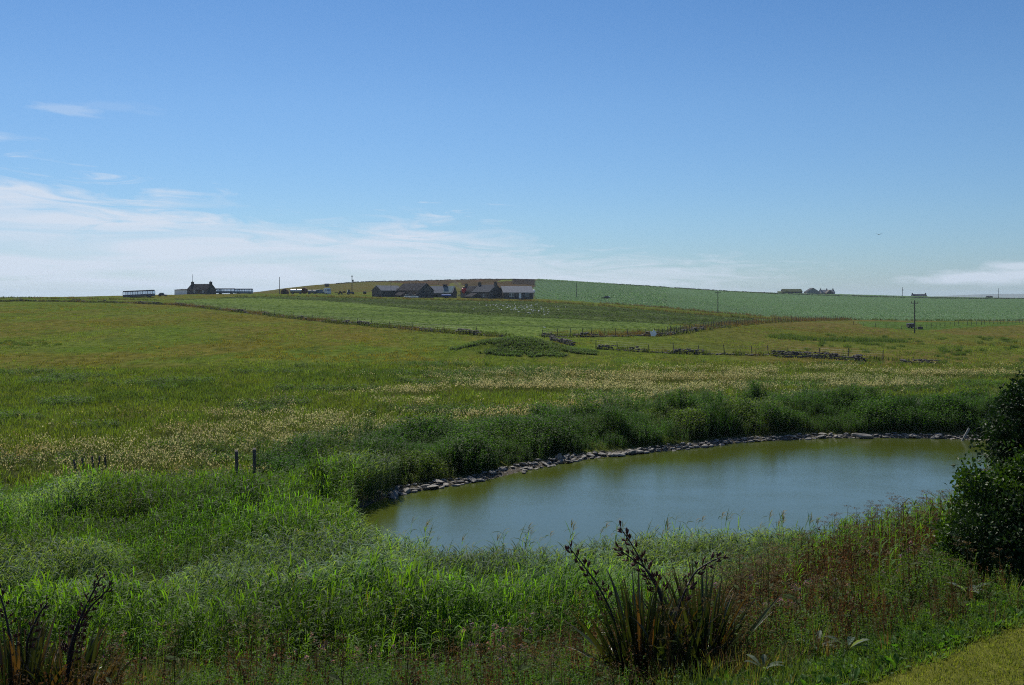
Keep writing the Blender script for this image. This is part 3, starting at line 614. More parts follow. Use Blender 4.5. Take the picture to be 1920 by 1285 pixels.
    scatter([(variants(t_grass, 5, n=9, h=.28, sp=.5, w=.05, c=(.10, .128, .03)), q[g], rng.uniform(.5, 1.2, g.sum()), tints(q[g], .4, 43, .15)),
             (variants(t_grass, 4, n=12, h=.30, sp=.5, w=.05, c=(.12, .108, .03)), q[~g], rng.uniform(.5, 1.2, (~g).sum()), tints(q[~g], .35, 44, .15))], 'pasture_grass', M['leaf'],
            'grazed pasture grass with brown and green tussocks across the valley', 'grass')
    cs = []; ss = []
    r2 = np.random.default_rng(5)
    for a0, a1, d0, d1, n, hh in ((1440, 2000, 135, 205, 70, .7), (1560, 2000, 118, 135, 26, .6), (-60, 110, 138, 150, 24, .45), (560, 760, 92, 104, 55, .6), (180, 480, 76, 90, 60, .55), (760, 1250, 92, 118, 40, .6), (0, 250, 74, 84, 40, .5)):
        for _ in range(n):
            c0 = P(r2.uniform(a0, a1), r2.uniform(d0, d1)); m = r2.integers(8, 26); cs.append(c0+r2.normal(0, .35, (m, 2))); ss.append(np.full(m, hh*r2.uniform(.7, 1.3)))
    c0 = P(1570, 186); m = 900; g = np.stack([r2.uniform(-13, 13, m), r2.normal(0, 2.0, m)], 1); cs.append(g+c0); ss.append(np.full(m, 1.0)*r2.uniform(.6, 1.2, m))   # green reed patch in the right field
    cs = np.concatenate(cs); ss = np.concatenate(ss)
    scatter([(variants(t_grass, 5, n=10, h=.8, sp=.25, w=.04, c=(.055, .085, .028), droop=.5), cs, ss, tints(cs, .25))], 'rush_tussocks', M['leaf'], 'dark green rush tussocks dotted over the rough fields', 'rushes')
    # ---- knoll nettles
    g = np.stack([r2.uniform(-10.5, 11.5, 5200), r2.uniform(-9, 8, 5200)], 1)+KN; dd = ((g[:, 0]-KN[0])/10.5)**2+((g[:, 1]-KN[1])/8)**2
    n = fbm(g[:, 0]*.22, g[:, 1]*.2, 31, 4); k = (dd < .95) & (n > .36+.14*(g[:, 1] < KN[1]-3)); g = g[k]
    scatter([(variants(t_herb, 5, h=.36, n=8, sp=.45, ll=.14, lw=.06, c=(.066, .112, .030), per=12), g, r2.uniform(.6, 1.15, len(g)), tints(g, .3))], 'knoll_nettles', M['leaf'], 'dark nettles covering the grassy knoll in front of the field walls', 'nettles')
    # ---- crop plants
    q = []
    for i in range(-45, 130):
        x0 = 20+i*3.5; m = 640; y = np.sort(r2.uniform(300, 960, m)*1.0); x = x0-.023*(y-600)+r2.normal(0, .28, m); q.append(np.stack([x, y], 1))
    q = np.concatenate(q); q = q[inpoly(q[:, 0], q[:, 1], TURNIP)]; q = q[r2.random(len(q)) < np.clip(560/q[:, 1], .2, 1)]
    u = CX+F*q[:, 0]/q[:, 1]; q2 = sample(TURNIP, .30, lambda x, y: sstep(1150, 1350, CX+F*x/y)*(y < 960))
    qq = np.concatenate([q, q2]); print('turnips', len(qq))
    tc_ = [t_broad(random.Random(i), n=6, l=.62, w=.40, c=(.085, .135, .08), el=.75) for i in range(4)]
    tl = []
    for v, t, c in tc_: tl.append((v, t, c))
    lite = []
    for i in range(5):
        r = random.Random(i+50); t = T()
        for k in range(5): t.leaf((0, 0, .05), k*1.26+r.uniform(-.4, .4), r.uniform(.3, 1.1), r.uniform(.5, .75), .38, jit((.13, .205, .115), .12, r), r.uniform(-.5, .5))
        lite.append(t.get())
    scatter([(lite, qq, r2.uniform(.7, 1.15, len(qq))*np.where(CX+F*qq[:, 0]/qq[:, 1] > 1250, .62, 1.0), tints(qq, .13, 45, .05))], 'turnip_crop', M['turnip'], 'blue green root crop in rows over the whole right-hand hill field', 'crop')
    # low leafy rows of the middle field
    q = sample(MIDCROP, .7, lambda x, y: .45+.6*(vnoise(x*.02, y*.6, 9) > .5), lambda x, y: np.clip((260/y)**1.2, 0, 1)); db = inpoly(q[:, 0], q[:, 1], DARKBAND)
    scatter([(variants(t_grass, 4, n=7, h=.20, sp=.5, w=.10, c=(.05, .085, .028)), q[~db], r2.uniform(.5, 1.1, (~db).sum()), tints(q[~db], .3)),
             (variants(t_grass, 4, n=8, h=.32, sp=.5, w=.12, c=(.042, .062, .03)), q[db], r2.uniform(.5, 1.2, db.sum()), tints(q[db], .35))], 'field_crop', M['leaf'], 'low green crop and stubble in the long field below the farm', 'crop')
    # ---- rough verges along walls and fences
    def strip(line, wd, dens, off=0):
        out = []
        for i in range(len(line)-1):
            a, b = line[i], line[i+1]; l = np.linalg.norm(b-a); n = max(2, int(l*wd*dens)); t = rng.random((n, 1)); q = a+(b-a)*t; nn = np.array([-(b-a)[1], (b-a)[0]])/(l+1e-6); out.append(q+nn*(rng.uniform(-wd/2, wd/2, (n, 1))+off))
        return np.concatenate(out)
    v1 = np.concatenate([strip(L_WALL, 3.0, 1.8, 1.0), strip(L_WALL, 1.6, 1.5, -1.1)]); v2 = np.concatenate([strip(R_WALL, 3.5, 1.8, 2.2), strip(R_WALL, 1.2, .9, -.9)]); v3 = strip(np.array(UPPER[1:]), 9, .45, 2); v4 = strip(np.array(TLOW[1:5]), 8, .5, -3); v5 = strip(np.array(RUIN), 2.5, 1.2); v6 = strip(np.array(HL((-80, 560), (60, 560), (180, 562), (300, 563))), 6, .7)
    v7 = strip(np.array(TLOW[4:8]), 4, .8, -1); v8 = strip(np.array([P(x, 700) if 0 else hit(x, y, dmin=500) for x, y in ((1005, 527), (1200, 537), (1400, 549), (1500, 552.5), (1700, 558), (1920, 560.5))]), 5, .5)
    def pk(v, s):
        n = fbm(v[:, 0]*.12, v[:, 1]*.12, 55, 3)+rng.uniform(-.06, .06, len(v)); return v[n < s], v[n >= s]
    br = []; gr = []
    for v, s in ((v1, .52), (v2, .42), (v3, .46), (v4, .5), (v5, .7), (v6, .6)): a, b = pk(v, s); gr.append(a); br.append(b)
    gr.append(v7); gr.append(v8); gr = np.concatenate(gr); br = np.concatenate(br)
    scatter([(variants(t_grass, 5, n=9, h=.75, sp=.45, w=.09, c=(.05, .062, .025), droop=.7), gr, r2.uniform(.5, 1.2, len(gr)), tints(gr, .35)),
             (variants(t_dock, 4, h=.85, c=(.10, .062, .036)), br, r2.uniform(.6, 1.25, len(br)), tints(br, .35)),
             (variants(t_grass, 4, n=9, h=.7, sp=.5, w=.08, c=(.09, .066, .034), droop=.7), br+.4, r2.uniform(.5, 1.1, len(br)), tints(br, .3))], 'rough_verge', M['leaf'], 'brown docks and rank grass along the field walls and fences', 'weeds')
    # ---- foreground weeds
    wp = [P(-300, 7.5), P(960, 7.5), P(2400, 7.5), P(2300, 27), P(1800, 30.5), P(1560, 29.5), P(1540, 25), P(1400, 23.5), P(1250, 20.5), P(1000, 19.2), P(-300, 19)]
    p = sample(wp, 46, lambda x, y: (lawn_side(x, y) < -.05)*1.0*(pondsd(x, y) > .4))
    u = CX+F*p[:, 0]/p[:, 1]; k1 = fbm(p[:, 0]*.42, p[:, 1]*.42, 201, 4)+rng.uniform(-.07, .07, len(p)); k2 = fbm(p[:, 0]*.35+9, p[:, 1]*.35, 202, 4)+rng.uniform(-.07, .07, len(p))
    dist_edge = segdist(p[:, 0], p[:, 1], [LA-(LB-LA)*3, LB+(LB-LA)*4]); R_ = sstep(1300, 1550, u)
    rightbank = sstep(14, 17, p[:, 1])*sstep(1350, 1480, u); nearreed = sstep(15, 17.5, p[:, 1])
    brown = rng.random(len(p)) < np.clip(sstep(.43, .58, k1)*(.40+.2*nearreed+.05*rightbank)+.06*sstep(1500, 1200, u), 0, .6)
    reedk = ~brown & (rng.random(len(p)) < .16*nearreed+.22*rightbank*sstep(.45, .6, k2))
    broad = ~brown & ~reedk & (rng.random(len(p)) < np.where(dist_edge < 1.1, .5, .08))
    rest = ~brown & ~reedk & ~broad; grs = rest & (k2 > .53); hb = rest & ~grs
    sc = rng.uniform(.6, 1.15, len(p))*(1-.35*sstep(2.2, .3, dist_edge))*(1-.45*nearreed*sstep(1350, 1200, u))*(1-.25*sstep(14, 11, p[:, 1])); tn = tints(p, .3, 203, .8)
    scatter([(variants(t_herb, 8, h=.55, n=7, sp=.17, ll=.055, lw=.024, c=(.055, .102, .020), per=17), p[hb], sc[hb], tn[hb]),
             (variants(t_grass, 6, n=14, h=.5, sp=.14, w=.012, c=(.075, .10, .028)), p[grs], sc[grs], tn[grs]),
             (variants(t_grass, 5, n=14, h=.55, sp=.14, w=.010, c=(.14, .10, .05)), p[grs & (k1 > .42)], sc[grs & (k1 > .42)], tn[grs & (k1 > .42)]),
             (variants(t_broad, 6, n=7, l=.12, w=.045, c=(.05, .12, .018), el=.7), p[broad], rng.uniform(.6, 1.3, broad.sum()), tn[broad])], 'foreground_weeds', M['leaf'],
            'tangled low green weeds and grass on the near bank below the camera', 'weeds')
    scatter([(variants(t_dock, 7, h=.8, n=3, c=(.080, .050, .022)), p[brown][::2], sc[brown][::2]*1.05, tn[brown][::2]), (variants(t_umbel, 5, h=1.0), p[brown][::7], sc[brown][::7], tn[brown][::7]),
             (variants(t_grass, 5, n=16, h=.6, sp=.16, w=.009, c=(.11, .065, .034)), p[brown][1::2], sc[brown][1::2], tn[brown][1::2])], 'dry_dock_stems', M['dry'],
            'rust brown seeding docks and dry stems among the foreground weeds', 'weeds')
    q = p[reedk]
    scatter([(variants(t_reed, 6, h=1.0, c=(.075, .15, .022)), q, rng.uniform(.6, 1.1, len(q)), tints(q))], 'stray_reeds', M['reed'], 'stray bright green reed blades mixed into the weeds of the near bank', 'reeds')
    ed = sample([P(1250, 7.3), P(2500, 7.3), P(2500, 15), P(1900, 13), P(1250, 10)], 240, lambda x, y: ((lawn_side(x, y) < .05) & (lawn_side(x, y) > -1.3))*1.0)
    scatter([(variants(t_grass, 6, n=9, h=.11, sp=.06, w=.008, c=(.075, .12, .022)), ed, rng.uniform(.6, 1.3, len(ed)), tints(ed, .3, 9, .9)), (variants(t_broad, 5, n=6, l=.07, w=.03, c=(.06, .13, .02), el=.6), ed[::4], rng.uniform(.6, 1.4, len(ed[::4])), tints(ed[::4], .3, 9, .9))], 'lawn_edge_grass', M['leaf'],
            'fresh green fringe of unmown grass and small leaves along the lawn edge', 'grass')
    # thistles: green stems with purple heads, in loose drifts
    th = []
    for px, d, n, s_ in ((930, 12.6, 20, .4), (770, 13.2, 9, .35), (1010, 12.2, 8, .3), (200, 13.0, 12, .35), (520, 13.3, 10, .4), (1540, 14.2, 16, .5), (1720, 15.5, 14, .5), (640, 15.5, 8, .5), (880, 15.2, 6, .4), (1480, 13.2, 8, .3), (1400, 12.6, 6, .3)):
        th.append(P(px, d)+rng.normal(0, s_, (n, 2)))
    th = np.concatenate(th); th = th[lawn_side(th[:, 0], th[:, 1]) < -.3]
    scatter([(variants(t_herb, 5, h=.85, n=3, sp=.14, ll=.11, lw=.02, c=(.055, .085, .035), per=10, flower=(.22, .11, .24)), th, rng.uniform(.7, 1.1, len(th)), tints(th, .15))], 'thistles', M['leaf'], 'thistles with small purple heads among the foreground weeds', 'thistles')
    # lawn
    lp = [P(1300, 7.0), P(2600, 7.0), P(2600, 15), P(2000, 13), P(1500, 8.5)]
    p = sample(lp, 1500, lambda x, y: (lawn_side(x, y) > -.12)*1.0)
    scatter([(variants(t_grass, 8, n=6, h=.05, sp=.03, w=.005, c=(.13, .145, .034), droop=1.2, seg=3), p, rng.uniform(.6, 1.3, len(p)), tints(p, .3, 301, 1.1, (1, 1, 1)))], 'lawn_grass', M['leaf'], 'short yellowish mown lawn in the bottom right corner', 'grass')
build_plants()
# ------------------------------------------------------------------ stones and walls
def stone_mesh(seed, flat=.5, n=2):
    import bmesh
    r = random.Random(seed); bm = bmesh.new(); bmesh.ops.create_icosphere(bm, subdivisions=n, radius=.5)
    pl = [(np.array([r.gauss(0, 1) for _ in range(3)]), r.uniform(.26, .42)) for _ in range(9)]
    pl = [(a/np.linalg.norm(a), b) for a, b in pl]
    for v in bm.verts:
        c = np.array(v.co)
        for a, b in pl:
            k = c@a
            if k > b: c = c-a*(k-b)
        v.co = c*np.array([1.35, .9, flat])
    me = bpy.data.meshes.new('stone'); bm.to_mesh(me); bm.free(); return me
def me_arrays(me):
    v = np.zeros(len(me.vertices)*3, np.float32); me.vertices.foreach_get('co', v); me.calc_loop_triangles()
    t = np.zeros(len(me.loop_triangles)*3, np.int32); me.loop_triangles.foreach_get('vertices', t); return v.reshape(-1, 3), t.reshape(-1, 3)
SM = [stone_mesh(i, .6 if i % 2 else .42, 1) for i in range(8)]
SA = [me_arrays(m) for m in SM]
def wall(name, line, h, wd, size, label, material, keep=None, jit_=.3, cat='stone wall', low=.0):
    """dry stone wall: every stone of its courses in one mesh"""
    line = np.array(line); seg = np.linalg.norm(np.diff(line, axis=0), axis=1); cum = np.concatenate([[0], np.cumsum(seg)]); Lt = cum[-1]
    r = np.random.default_rng(len(label)); VV = []; TT = []; off = 0; c0 = line.mean(0); zb = float(zg(c0[0:1], c0[1:2])[0])
    hh0 = 0; rows = max(1, int(h/(size*.62)))
    for row in range(rows):
        s = r.uniform(0, size)
        while s < Lt:
            k = min(np.searchsorted(cum, s, side='right')-1, len(seg)-1); t = (s-cum[k])/max(seg[k], 1e-6); p = line[k]+(line[k+1]-line[k])*t; dv = (line[k+1]-line[k])/max(seg[k], 1e-6)
            g = 1.0 if keep is None else keep(s, Lt)
            hn = g*(low+(1-low)*vnoise(np.array([s*.28]), np.array([row*.0+len(label)]))[0]*1.5)
            if (row+.5)/rows <= hn:
                for side in (-1, 1):
                    sc = size*r.uniform(.6, 1.35); a = math.atan2(dv[1], dv[0])+r.normal(0, .35); v, tt = SA[r.integers(0, 8)]
                    tx = r.normal(0, .3); ct, st_ = math.cos(tx), math.sin(tx); x, y, z = v[:, 0]*sc, v[:, 1]*sc, v[:, 2]*sc; y, z = y*ct-z*st_, y*st_+z*ct
                    X = x*math.cos(a)-y*math.sin(a); Y = x*math.sin(a)+y*math.cos(a)
                    q = p+np.array([-dv[1], dv[0]])*side*wd*.27*(1-.4*row/rows)+r.normal(0, .05, 2); zz_ = float(zg(q[0:1], q[1:2])[0])+(row+.45)*size*.6+r.normal(0, .04)
                    VV.append(np.stack([X+q[0]-c0[0], Y+q[1]-c0[1], z+zz_-zb], 1)); TT.append(tt+off); off += len(v)
            s += size*r.uniform(.8, 1.25)
    o = mesh_np(name, np.concatenate(VV), np.concatenate(TT), material); o.location = (c0[0], c0[1], zb)
    return tag(o, label, cat)
M['rub'] = leaf_mat('rubble_grit', .9, 0, .1)
def build_walls():
    wall('stone_wall', L_WALL, 1.1, .8, .5, 'long low drystone wall half hidden in rank grass along the lower edge of the farm field', M['stone'], lambda s, L: .75)
    wall('stone_wall', R_WALL[:13], 1.1, .8, .45, 'broken grey drystone wall behind a wire fence right of the knoll', M['stone'], lambda s, L: 1.0 if s < L*.75 else .45)
    wall('stone_wall', HL((1032, 638), (1045, 641), (1060, 645), (1076, 649)), 1.0, .8, .45, 'short dark heap of fallen wall stones on top of the nettle knoll', M['darkstone'], lambda s, L: 1.1, low=.4)
    def rk(s, L):
        f = s/L; return 1.2 if (f < .06 or .10 < f < .16 or .22 < f < .33) else (.35 if f < .55 else .0)
    wall('stone_wall', RUIN, 1.0, .8, .42, 'gappy ruined stone wall with fence posts running right from the knoll', M['stone'], rk)
    wall('stone_wall', HL((1450, 669), (1500, 671), (1560, 674), (1622, 679)), 1.0, 1.1, .5, 'dark tumbled drystone wall in the rough ground beyond the right half of the pond', M['darkstone'], lambda s, L: 1.1, low=.45)
    wall('stone_wall', HL((1690, 681), (1720, 682), (1760, 682)), .8, .9, .45, 'short low remnant of dark wall near the right edge of the rough meadow', M['darkstone'], lambda s, L: .8, low=.2)
    wall('stone_wall', [hit(x, y, dmin=500) for x, y in ((1150, 534), (1300, 543), (1430, 550), (1510, 553), (1600, 556), (1750, 560), (1930, 561))], 1.3, 1.0, .8, 'thin dark field wall along the skyline at the top of the blue green crop', M['darkstone'], lambda s, L: 1, low=.6)
    wall('stone_wall', [hit(x, y, dmin=420) for x, y in ((630, 533), (700, 528.5), (800, 527), (880, 524.8), (950, 525), (1000, 527))], 1.0, .9, .7, 'dark wall line along the top of the brown hill behind the farm', M['darkstone'], lambda s, L: 1, low=.6)
    # rim of the pond: every flat stone stands alone
    sh = smooth_loop([tuple(p) for p in POND[0:52]], 4, False); k0 = 0
    seg = np.linalg.norm(np.diff(sh, axis=0), axis=1); cum = np.concatenate([[0], np.cumsum(seg)]); r = np.random.default_rng(3)
    meshes = [stone_mesh(200+i, .30+.06*(i % 3), 2) for i in range(14)]
    for m in meshes: m.materials.append(M['slab'])
    n = 290
    for i in range(n):
        s = 46*((i+.3*r.random())/n)**1.12; k = np.searchsorted(cum, s)-1; k = max(0, min(k, len(seg)-1)); t = (s-cum[k])/seg[k]; p = sh[k]+(sh[k+1]-sh[k])*t; dv = (sh[k+1]-sh[k])/seg[k]
        nrm = np.array([-dv[1], dv[0]]); row = [.0, .33, .66][i % 3]; w_ = 1-.45*(s/46); q = p+nrm*(row*w_+r.normal(0, .12)); 
        if vnoise(np.array([s*.7]), np.array([3.3]))[0] < .22 and r.random() < .6: continue
        pass; o = bpy.data.objects.new('shore_stone', meshes[r.integers(0, 14)]); COL.objects.link(o)
        f = r.uniform(.13, .34)*(1.25 if i % 3 == 0 else 1)*(1.1 if r.random() < .9 else 1.7); o.scale = (f*1.1, f*r.uniform(.8, 1.2), f*r.uniform(.7, 1.5)); zq = max(float(zg(q[0:1], q[1:2])[0]), -.02)
        o.location = (q[0], q[1], zq+f*.10+.02); o.rotation_euler = (r.normal(0, .16), r.normal(.0, .16), math.atan2(dv[1], dv[0])+r.normal(0, .6))
        tag(o, 'flat grey stone in the rocky rim along the far shore of the pond', 'stone', 'stones rimming the pond')
    # the small rubble between them
    m_ = 5200; s = 46*r.random(m_); k = np.clip(np.searchsorted(cum, s)-1, 0, len(seg)-1); t = ((s-cum[k])/seg[k])[:, None]; dv = (sh[k+1]-sh[k])/seg[k][:, None]; q = sh[k]+(sh[k+1]-sh[k])*t+np.stack([-dv[:, 1], dv[:, 0]], 1)*r.uniform(-.05, .95, m_)[:, None]*(1-.45*s/46)[:, None]
    pb = [(v, t_, np.tile(np.array([[.15, .14, .125]]), (len(v), 1))) for v, t_ in SA]
    scatter([(pb, q, r.uniform(.05, .17, m_), r.uniform(.5, 1.3, (m_, 1))*np.ones((1, 3)))], 'shore_rubble', M['rub'], 'small grey rubble and grit between the rim stones of the far shore', 'gravel')
    for px, py, d, sc, rot, me, nm, lb, z in ((1048, 862, 53.6, (.30, .32, .5), .3, stone_mesh(401, 1.0), 'boulder', 'upright pale grey boulder standing out of the rim stones on the far shore', .2),
        (1158, 857, 55.7, (.85, .6, .45), .1, stone_mesh(402, .4), 'stone_slab', 'broad flat stone slab resting at the water near the middle of the far shore', .1),
        (1617, 818, 62.8, (1.25, .6, .75), .05, stone_mesh(407, .5), 'stone_slab', 'largest pale angular slab on the far shore in the right half of the pond', .15)):
        q = P(px, d); o = bpy.data.objects.new(nm, me); me.materials.append(M['slab']); COL.objects.link(o); o.scale = sc; o.rotation_euler = (.1, .12, rot); o.location = (q[0], q[1], max(0, float(zg(q[0:1], q[1:2])[0]))+z); tag(o, lb, 'stone')
    mb = MB(); mb.box(-.07, .07, -.03, .03, 0, .95); o = mb.build('wooden_plank', M['render'], bevel=.01); q = P(1804, 61.9); o.location = (q[0], q[1], -.05); o.rotation_euler = (0, R(32), .2); tag(o, 'pale plank leaning out of the water at the right end of the far shore', 'plank')
build_walls()

# ------------------------------------------------------------------ buildings
def gz(px, d): q = P(px, d); return float(zg(q[0:1], q[1:2])[0])
def house(name, label, cat, px, d, L, W, eave, ridge, rot, wall_, roof_, ridge_py=None, chim=(), wins=(), doors=(), group=None, over=.18, extra=None):
    q = P(px, d); g = gz(px, d); base = g if ridge_py is None else CAMZ-(ridge_py-HY)/F*d-ridge
    sink = max(.5, base-g+1.2)
    root = empty(name, (q[0], q[1], base), R(rot), label, cat, group); w2 = W/2
    mb = MB(); mb.prism([(-w2, -sink), (w2, -sink), (w2, eave), (0, ridge), (-w2, eave)], -L/2, L/2); mb.build('wall', M[wall_], root)
    sl_ = (ridge-eave)/w2; o_ = .25; mb = MB(); t = .14
    mb.prism([(-w2-o_, eave-o_*sl_+.03), (0, ridge+.03), (w2+o_, eave-o_*sl_+.03), (w2+o_, eave-o_*sl_+.03+t), (0, ridge+.03+t*1.2), (-w2-o_, eave-o_*sl_+.03+t)], -L/2-over, L/2+over)
    rf = mb.build('roof', M[roof_], root)
    for cx, cw, ch, npot in chim:
        mb = MB(); mb.box(cx-cw/2, cx+cw/2, -.45, .45, ridge-.9, ridge+ch); mb.box(cx-cw/2-.08, cx+cw/2+.08, -.53, .53, ridge+ch, ridge+ch+.14)
        c = mb.build('chimney', M[wall_] if wall_ != 'white' else M['render'], rf)
        for i in range(npot):
            mb = MB(); y = (i-(npot-1)/2)*.5; mb.tube([(cx, y, ridge+ch+.14), (cx, y, ridge+ch+.6)], [.16, .12], 8); mb.build('chimney_pot', M['brown'], c)
    for side, a, z0, w_, h_, fm in wins:
        mb = MB(); y = -w2 if side == 'f' else 0
        if side == 'f': mb.box(a-w_/2, a+w_/2, -w2-.06, -w2+.05, z0, z0+h_)
        elif side == 'r': mb.box(L/2-.05, L/2+.06, a-w_/2, a+w_/2, z0, z0+h_)
        else: mb.box(-L/2-.06, -L/2+.05, a-w_/2, a+w_/2, z0, z0+h_)
        fr = mb.build('window', M[fm], root); mb = MB(); k = .12
        for hx in (-1, 1):
            c = hx*w_/4; ww = w_/2-k*.9
            if side == 'f': mb.box(a+c-ww/2, a+c+ww/2, -w2-.075, -w2, z0+k, z0+h_-k)
            elif side == 'r': mb.box(L/2, L/2+.075, a+c-ww/2, a+c+ww/2, z0+k, z0+h_-k)
            else: mb.box(-L/2-.075, -L/2, a+c-ww/2, a+c+ww/2, z0+k, z0+h_-k)
        mb.build('pane', M['pane'], fr)
    for side, a, w_, h_, fm in doors:
        mb = MB()
        if side == 'f': mb.box(a-w_/2, a+w_/2, -w2-.05, -w2+.05, -.1, h_)
        elif side == 'r': mb.box(L/2-.05, L/2+.05, a-w_/2, a+w_/2, -.1, h_)
        else: mb.box(-L/2-.05, -L/2+.05, a-w_/2, a+w_/2, -.1, h_)
        mb.build('door', M[fm], root)
    if extra: extra(root, rf)
    return root
def lean_to(root, x0, x1, y0, y1, h0, h1, wm, rm, sink=1.5):
    mb = MB(); mb.prism([(y0, -sink), (y1, -sink), (y1, h1), (y0, h0)], x0, x1); mb.build('outshot_wall', M[wm], root)
    s = (h1-h0)/(y1-y0); mb = MB(); mb.prism([(y0-.25, h0-.25*s+.03), (y1, h1+.03), (y1, h1+.15), (y0-.25, h0-.25*s+.15)], x0-.15, x1+.15); mb.build('outshot_roof', M[rm], root)
def build_buildings():
    def ex(root, rf):
        lean_to(root, -12.5, -5.52, -3.0, 2.4, 2.2, 2.55, 'white', 'slate_dark')
        mb = MB(); mb.tube([(-5.0, 0, 5.6), (-5.0, 0, 9.2)], [.09, .06], 6); mb.box(-5.35, -4.65, -.04, .04, 8.3, 8.38); mb.build('aerial_mast', M['galv'], rf)
    house('cottage', 'dark stone cottage with two chimneys and a pale flat outshot on the left skyline', 'cottage', 378, 437, 11, 6, 2.3, 4.7, -22, 'rubble', 'slate_dark', 533.5,
          chim=((-5.0, .95, 1.0, 1), (5.0, .95, 1.0, 1)), wins=(('f', -1.5, .9, .9, 1.1, 'white'), ('f', 3.2, .9, .9, 1.1, 'white')), doors=(('f', .9, .9, 2.0, 'brown'),), extra=ex)
    q0 = P(706, 404); dv = np.array([cos(R(50)), sin(R(50))])*6; q = q0+dv
    house('shed', 'small gabled stone shed with pale roof at the left end of the farm', 'shed', CX+F*q[0]/q[1], q[1], 12, 5.6, 1.7, 3.6, 50, 'rubble', 'tile', 536.5)
    house('shed', 'low dark roofed shed squeezed between the pale roofed shed and the big barn', 'shed', 737, 412, 8, 6, 1.6, 3.2, -40, 'rubble', 'slate_dark', 541.5)
    def exb(root, rf): lean_to(root, -5.6, -.8, -7.2, -4.27, 1.0, 2.5, 'rubble', 'slate_dark')
    house('barn', 'big dark stone barn with a tall gable end in the middle of the farm', 'barn', 778, 408, 13.5, 8.4, 3.0, 5.8, -40, 'rubble', 'slate_dark', 532.5, extra=exb, doors=(('f', 3.5, 2.2, 2.3, 'brown'), ('r', 0, 1.1, 2.2, 'slate_dark')))
    def exc(root, rf):
        w2, e, rg = 3.6, 1.6, 4.4; s = (rg-e)/w2; mb = MB(); mb.prism([(-w2-.2, e-.2*s+.20), (-.2, rg-.2*s+.20), (-.2, rg-.2*s+.25), (-w2-.2, e-.2*s+.25)], 1.2, 5.2); mb.build('roof_sheet', M['panel'], rf)
        mb = MB(); mb.box(.5, 2.1, -.5, .5, rg-.2, rg+.75); mb.box(.3, 2.3, -.7, .7, rg+.75, rg+.9); mb.build('roof_vent', M['slate'], rf)
    house('farm_building', 'byre with blue green roof sheet and ridge vent right of the big barn', 'barn', 829, 420, 11, 7.2, 1.6, 4.4, -12, 'rubble', 'tile', 537.5, extra=exc, wins=(('f', -2, .3, .8, .7, 'brown'),))
    house('farmhouse_wing', 'dark roofed back wing with one stub chimney at the left of the old farmhouse', 'house', 883, 416, 8, 5.2, 2.4, 4.6, -52, 'rubble', 'slate_dark', 537.0, chim=((-3.4, .9, .8, 1),))
    def exd(root, rf): lean_to(root, -5.8, -1.2, -7.2, -3.72, 1.0, 2.5, 'rubble', 'slate_dark')
    house('farmhouse', 'old dark stone farmhouse with chimneys on both gables and a tall end wall', 'house', 914, 404, 11.5, 7.4, 2.9, 5.7, -50, 'rubble', 'slate', 535.0, chim=((-5.2, 1.0, 1.0, 2), (5.2, 1.0, 1.0, 2)), wins=(('r', -1.2, 3.0, .7, .8, 'brown'), ('f', 2.2, 1.0, .9, 1.1, 'white')), extra=exd)
    house('bungalow', 'low bungalow with pale grey roof at the right end of the farm', 'bungalow', 968, 402, 12.6, 7.0, 2.3, 4.75, 14, 'rubble', 'paletile', 537.5,
          wins=(('f', -2.9, .55, 2.0, 1.55, 'white'), ('f', 3.6, .55, 1.9, 1.5, 'paleblue')), doors=(('f', .7, 1.0, 2.15, 'white'),))
    # skyline houses on the right
    def turf(root, rf):
        lean_to(root, -12.5, -9.02, -2.4, 2.2, 1.2, 2.2, 'darkstone', 'turf', 3)
    M['turf'] = mat('turf_roof', (.05, .07, .025), 1, .35, 1.5)
    house('turf_croft', 'long old croft with a green turf roof on the skyline of the crop field', 'croft', 1484, 905, 18, 7, 1.9, 4.2, 4, 'darkstone', 'turf', 542.5, extra=turf)
    house('shed', 'blue grey shed whose wide gable faces us on the right skyline', 'shed', 1522, 900, 12, 11.6, 2.4, 5.9, 86, 'render', 'slate', 540.5)
    def exh(root, rf):
        mb = MB(); mb.prism([(-2.9, -3), (2.9, -3), (2.9, 3.2), (0, 5.6), (-2.9, 3.2)], -8.2, -3.02, 'y'); mb.build('front_wing', M['rubble'], root)
        lean_to(root, -9.5, -6.52, -2.2, 2.2, 2.4, 3.2, 'white', 'slate', 4)
    house('house', 'house with three chimneys and a dark front gable beside the grey shed on the skyline', 'house', 1550, 905, 13, 6.4, 3.2, 5.6, 3, 'render', 'tile', 544.0, chim=((-5.8, 1.0, 1.1, 1), (0, 1.0, 1.1, 1), (5.8, 1.0, 1.1, 1)), wins=(('f', 4.4, 1.2, 1.1, 1.4, 'white'),), extra=exh)
    house('cottage', 'lone cottage showing only its roof and two end chimneys above the right skyline', 'cottage', 1723, 1000, 14, 6, 2.4, 4.6, -4, 'rubble', 'slate', 552.0, chim=((-6.5, 1.1, 1.0, 1), (6.5, 1.1, 1.0, 1)))
    house('hut', 'tiny dark hut on the skyline near the right edge', 'hut', 1855, 960, 5.0, 4, 1.8, 2.6, 5, 'rubble', 'slate_dark', 555.5)
    house('hut', 'tiny dark hut on the bare ridge above the scrapyard', 'hut', 613, 690, 2.8, 2.4, 1.0, 1.6, 5, 'rubble', 'slate_dark', 532.5)
build_buildings()

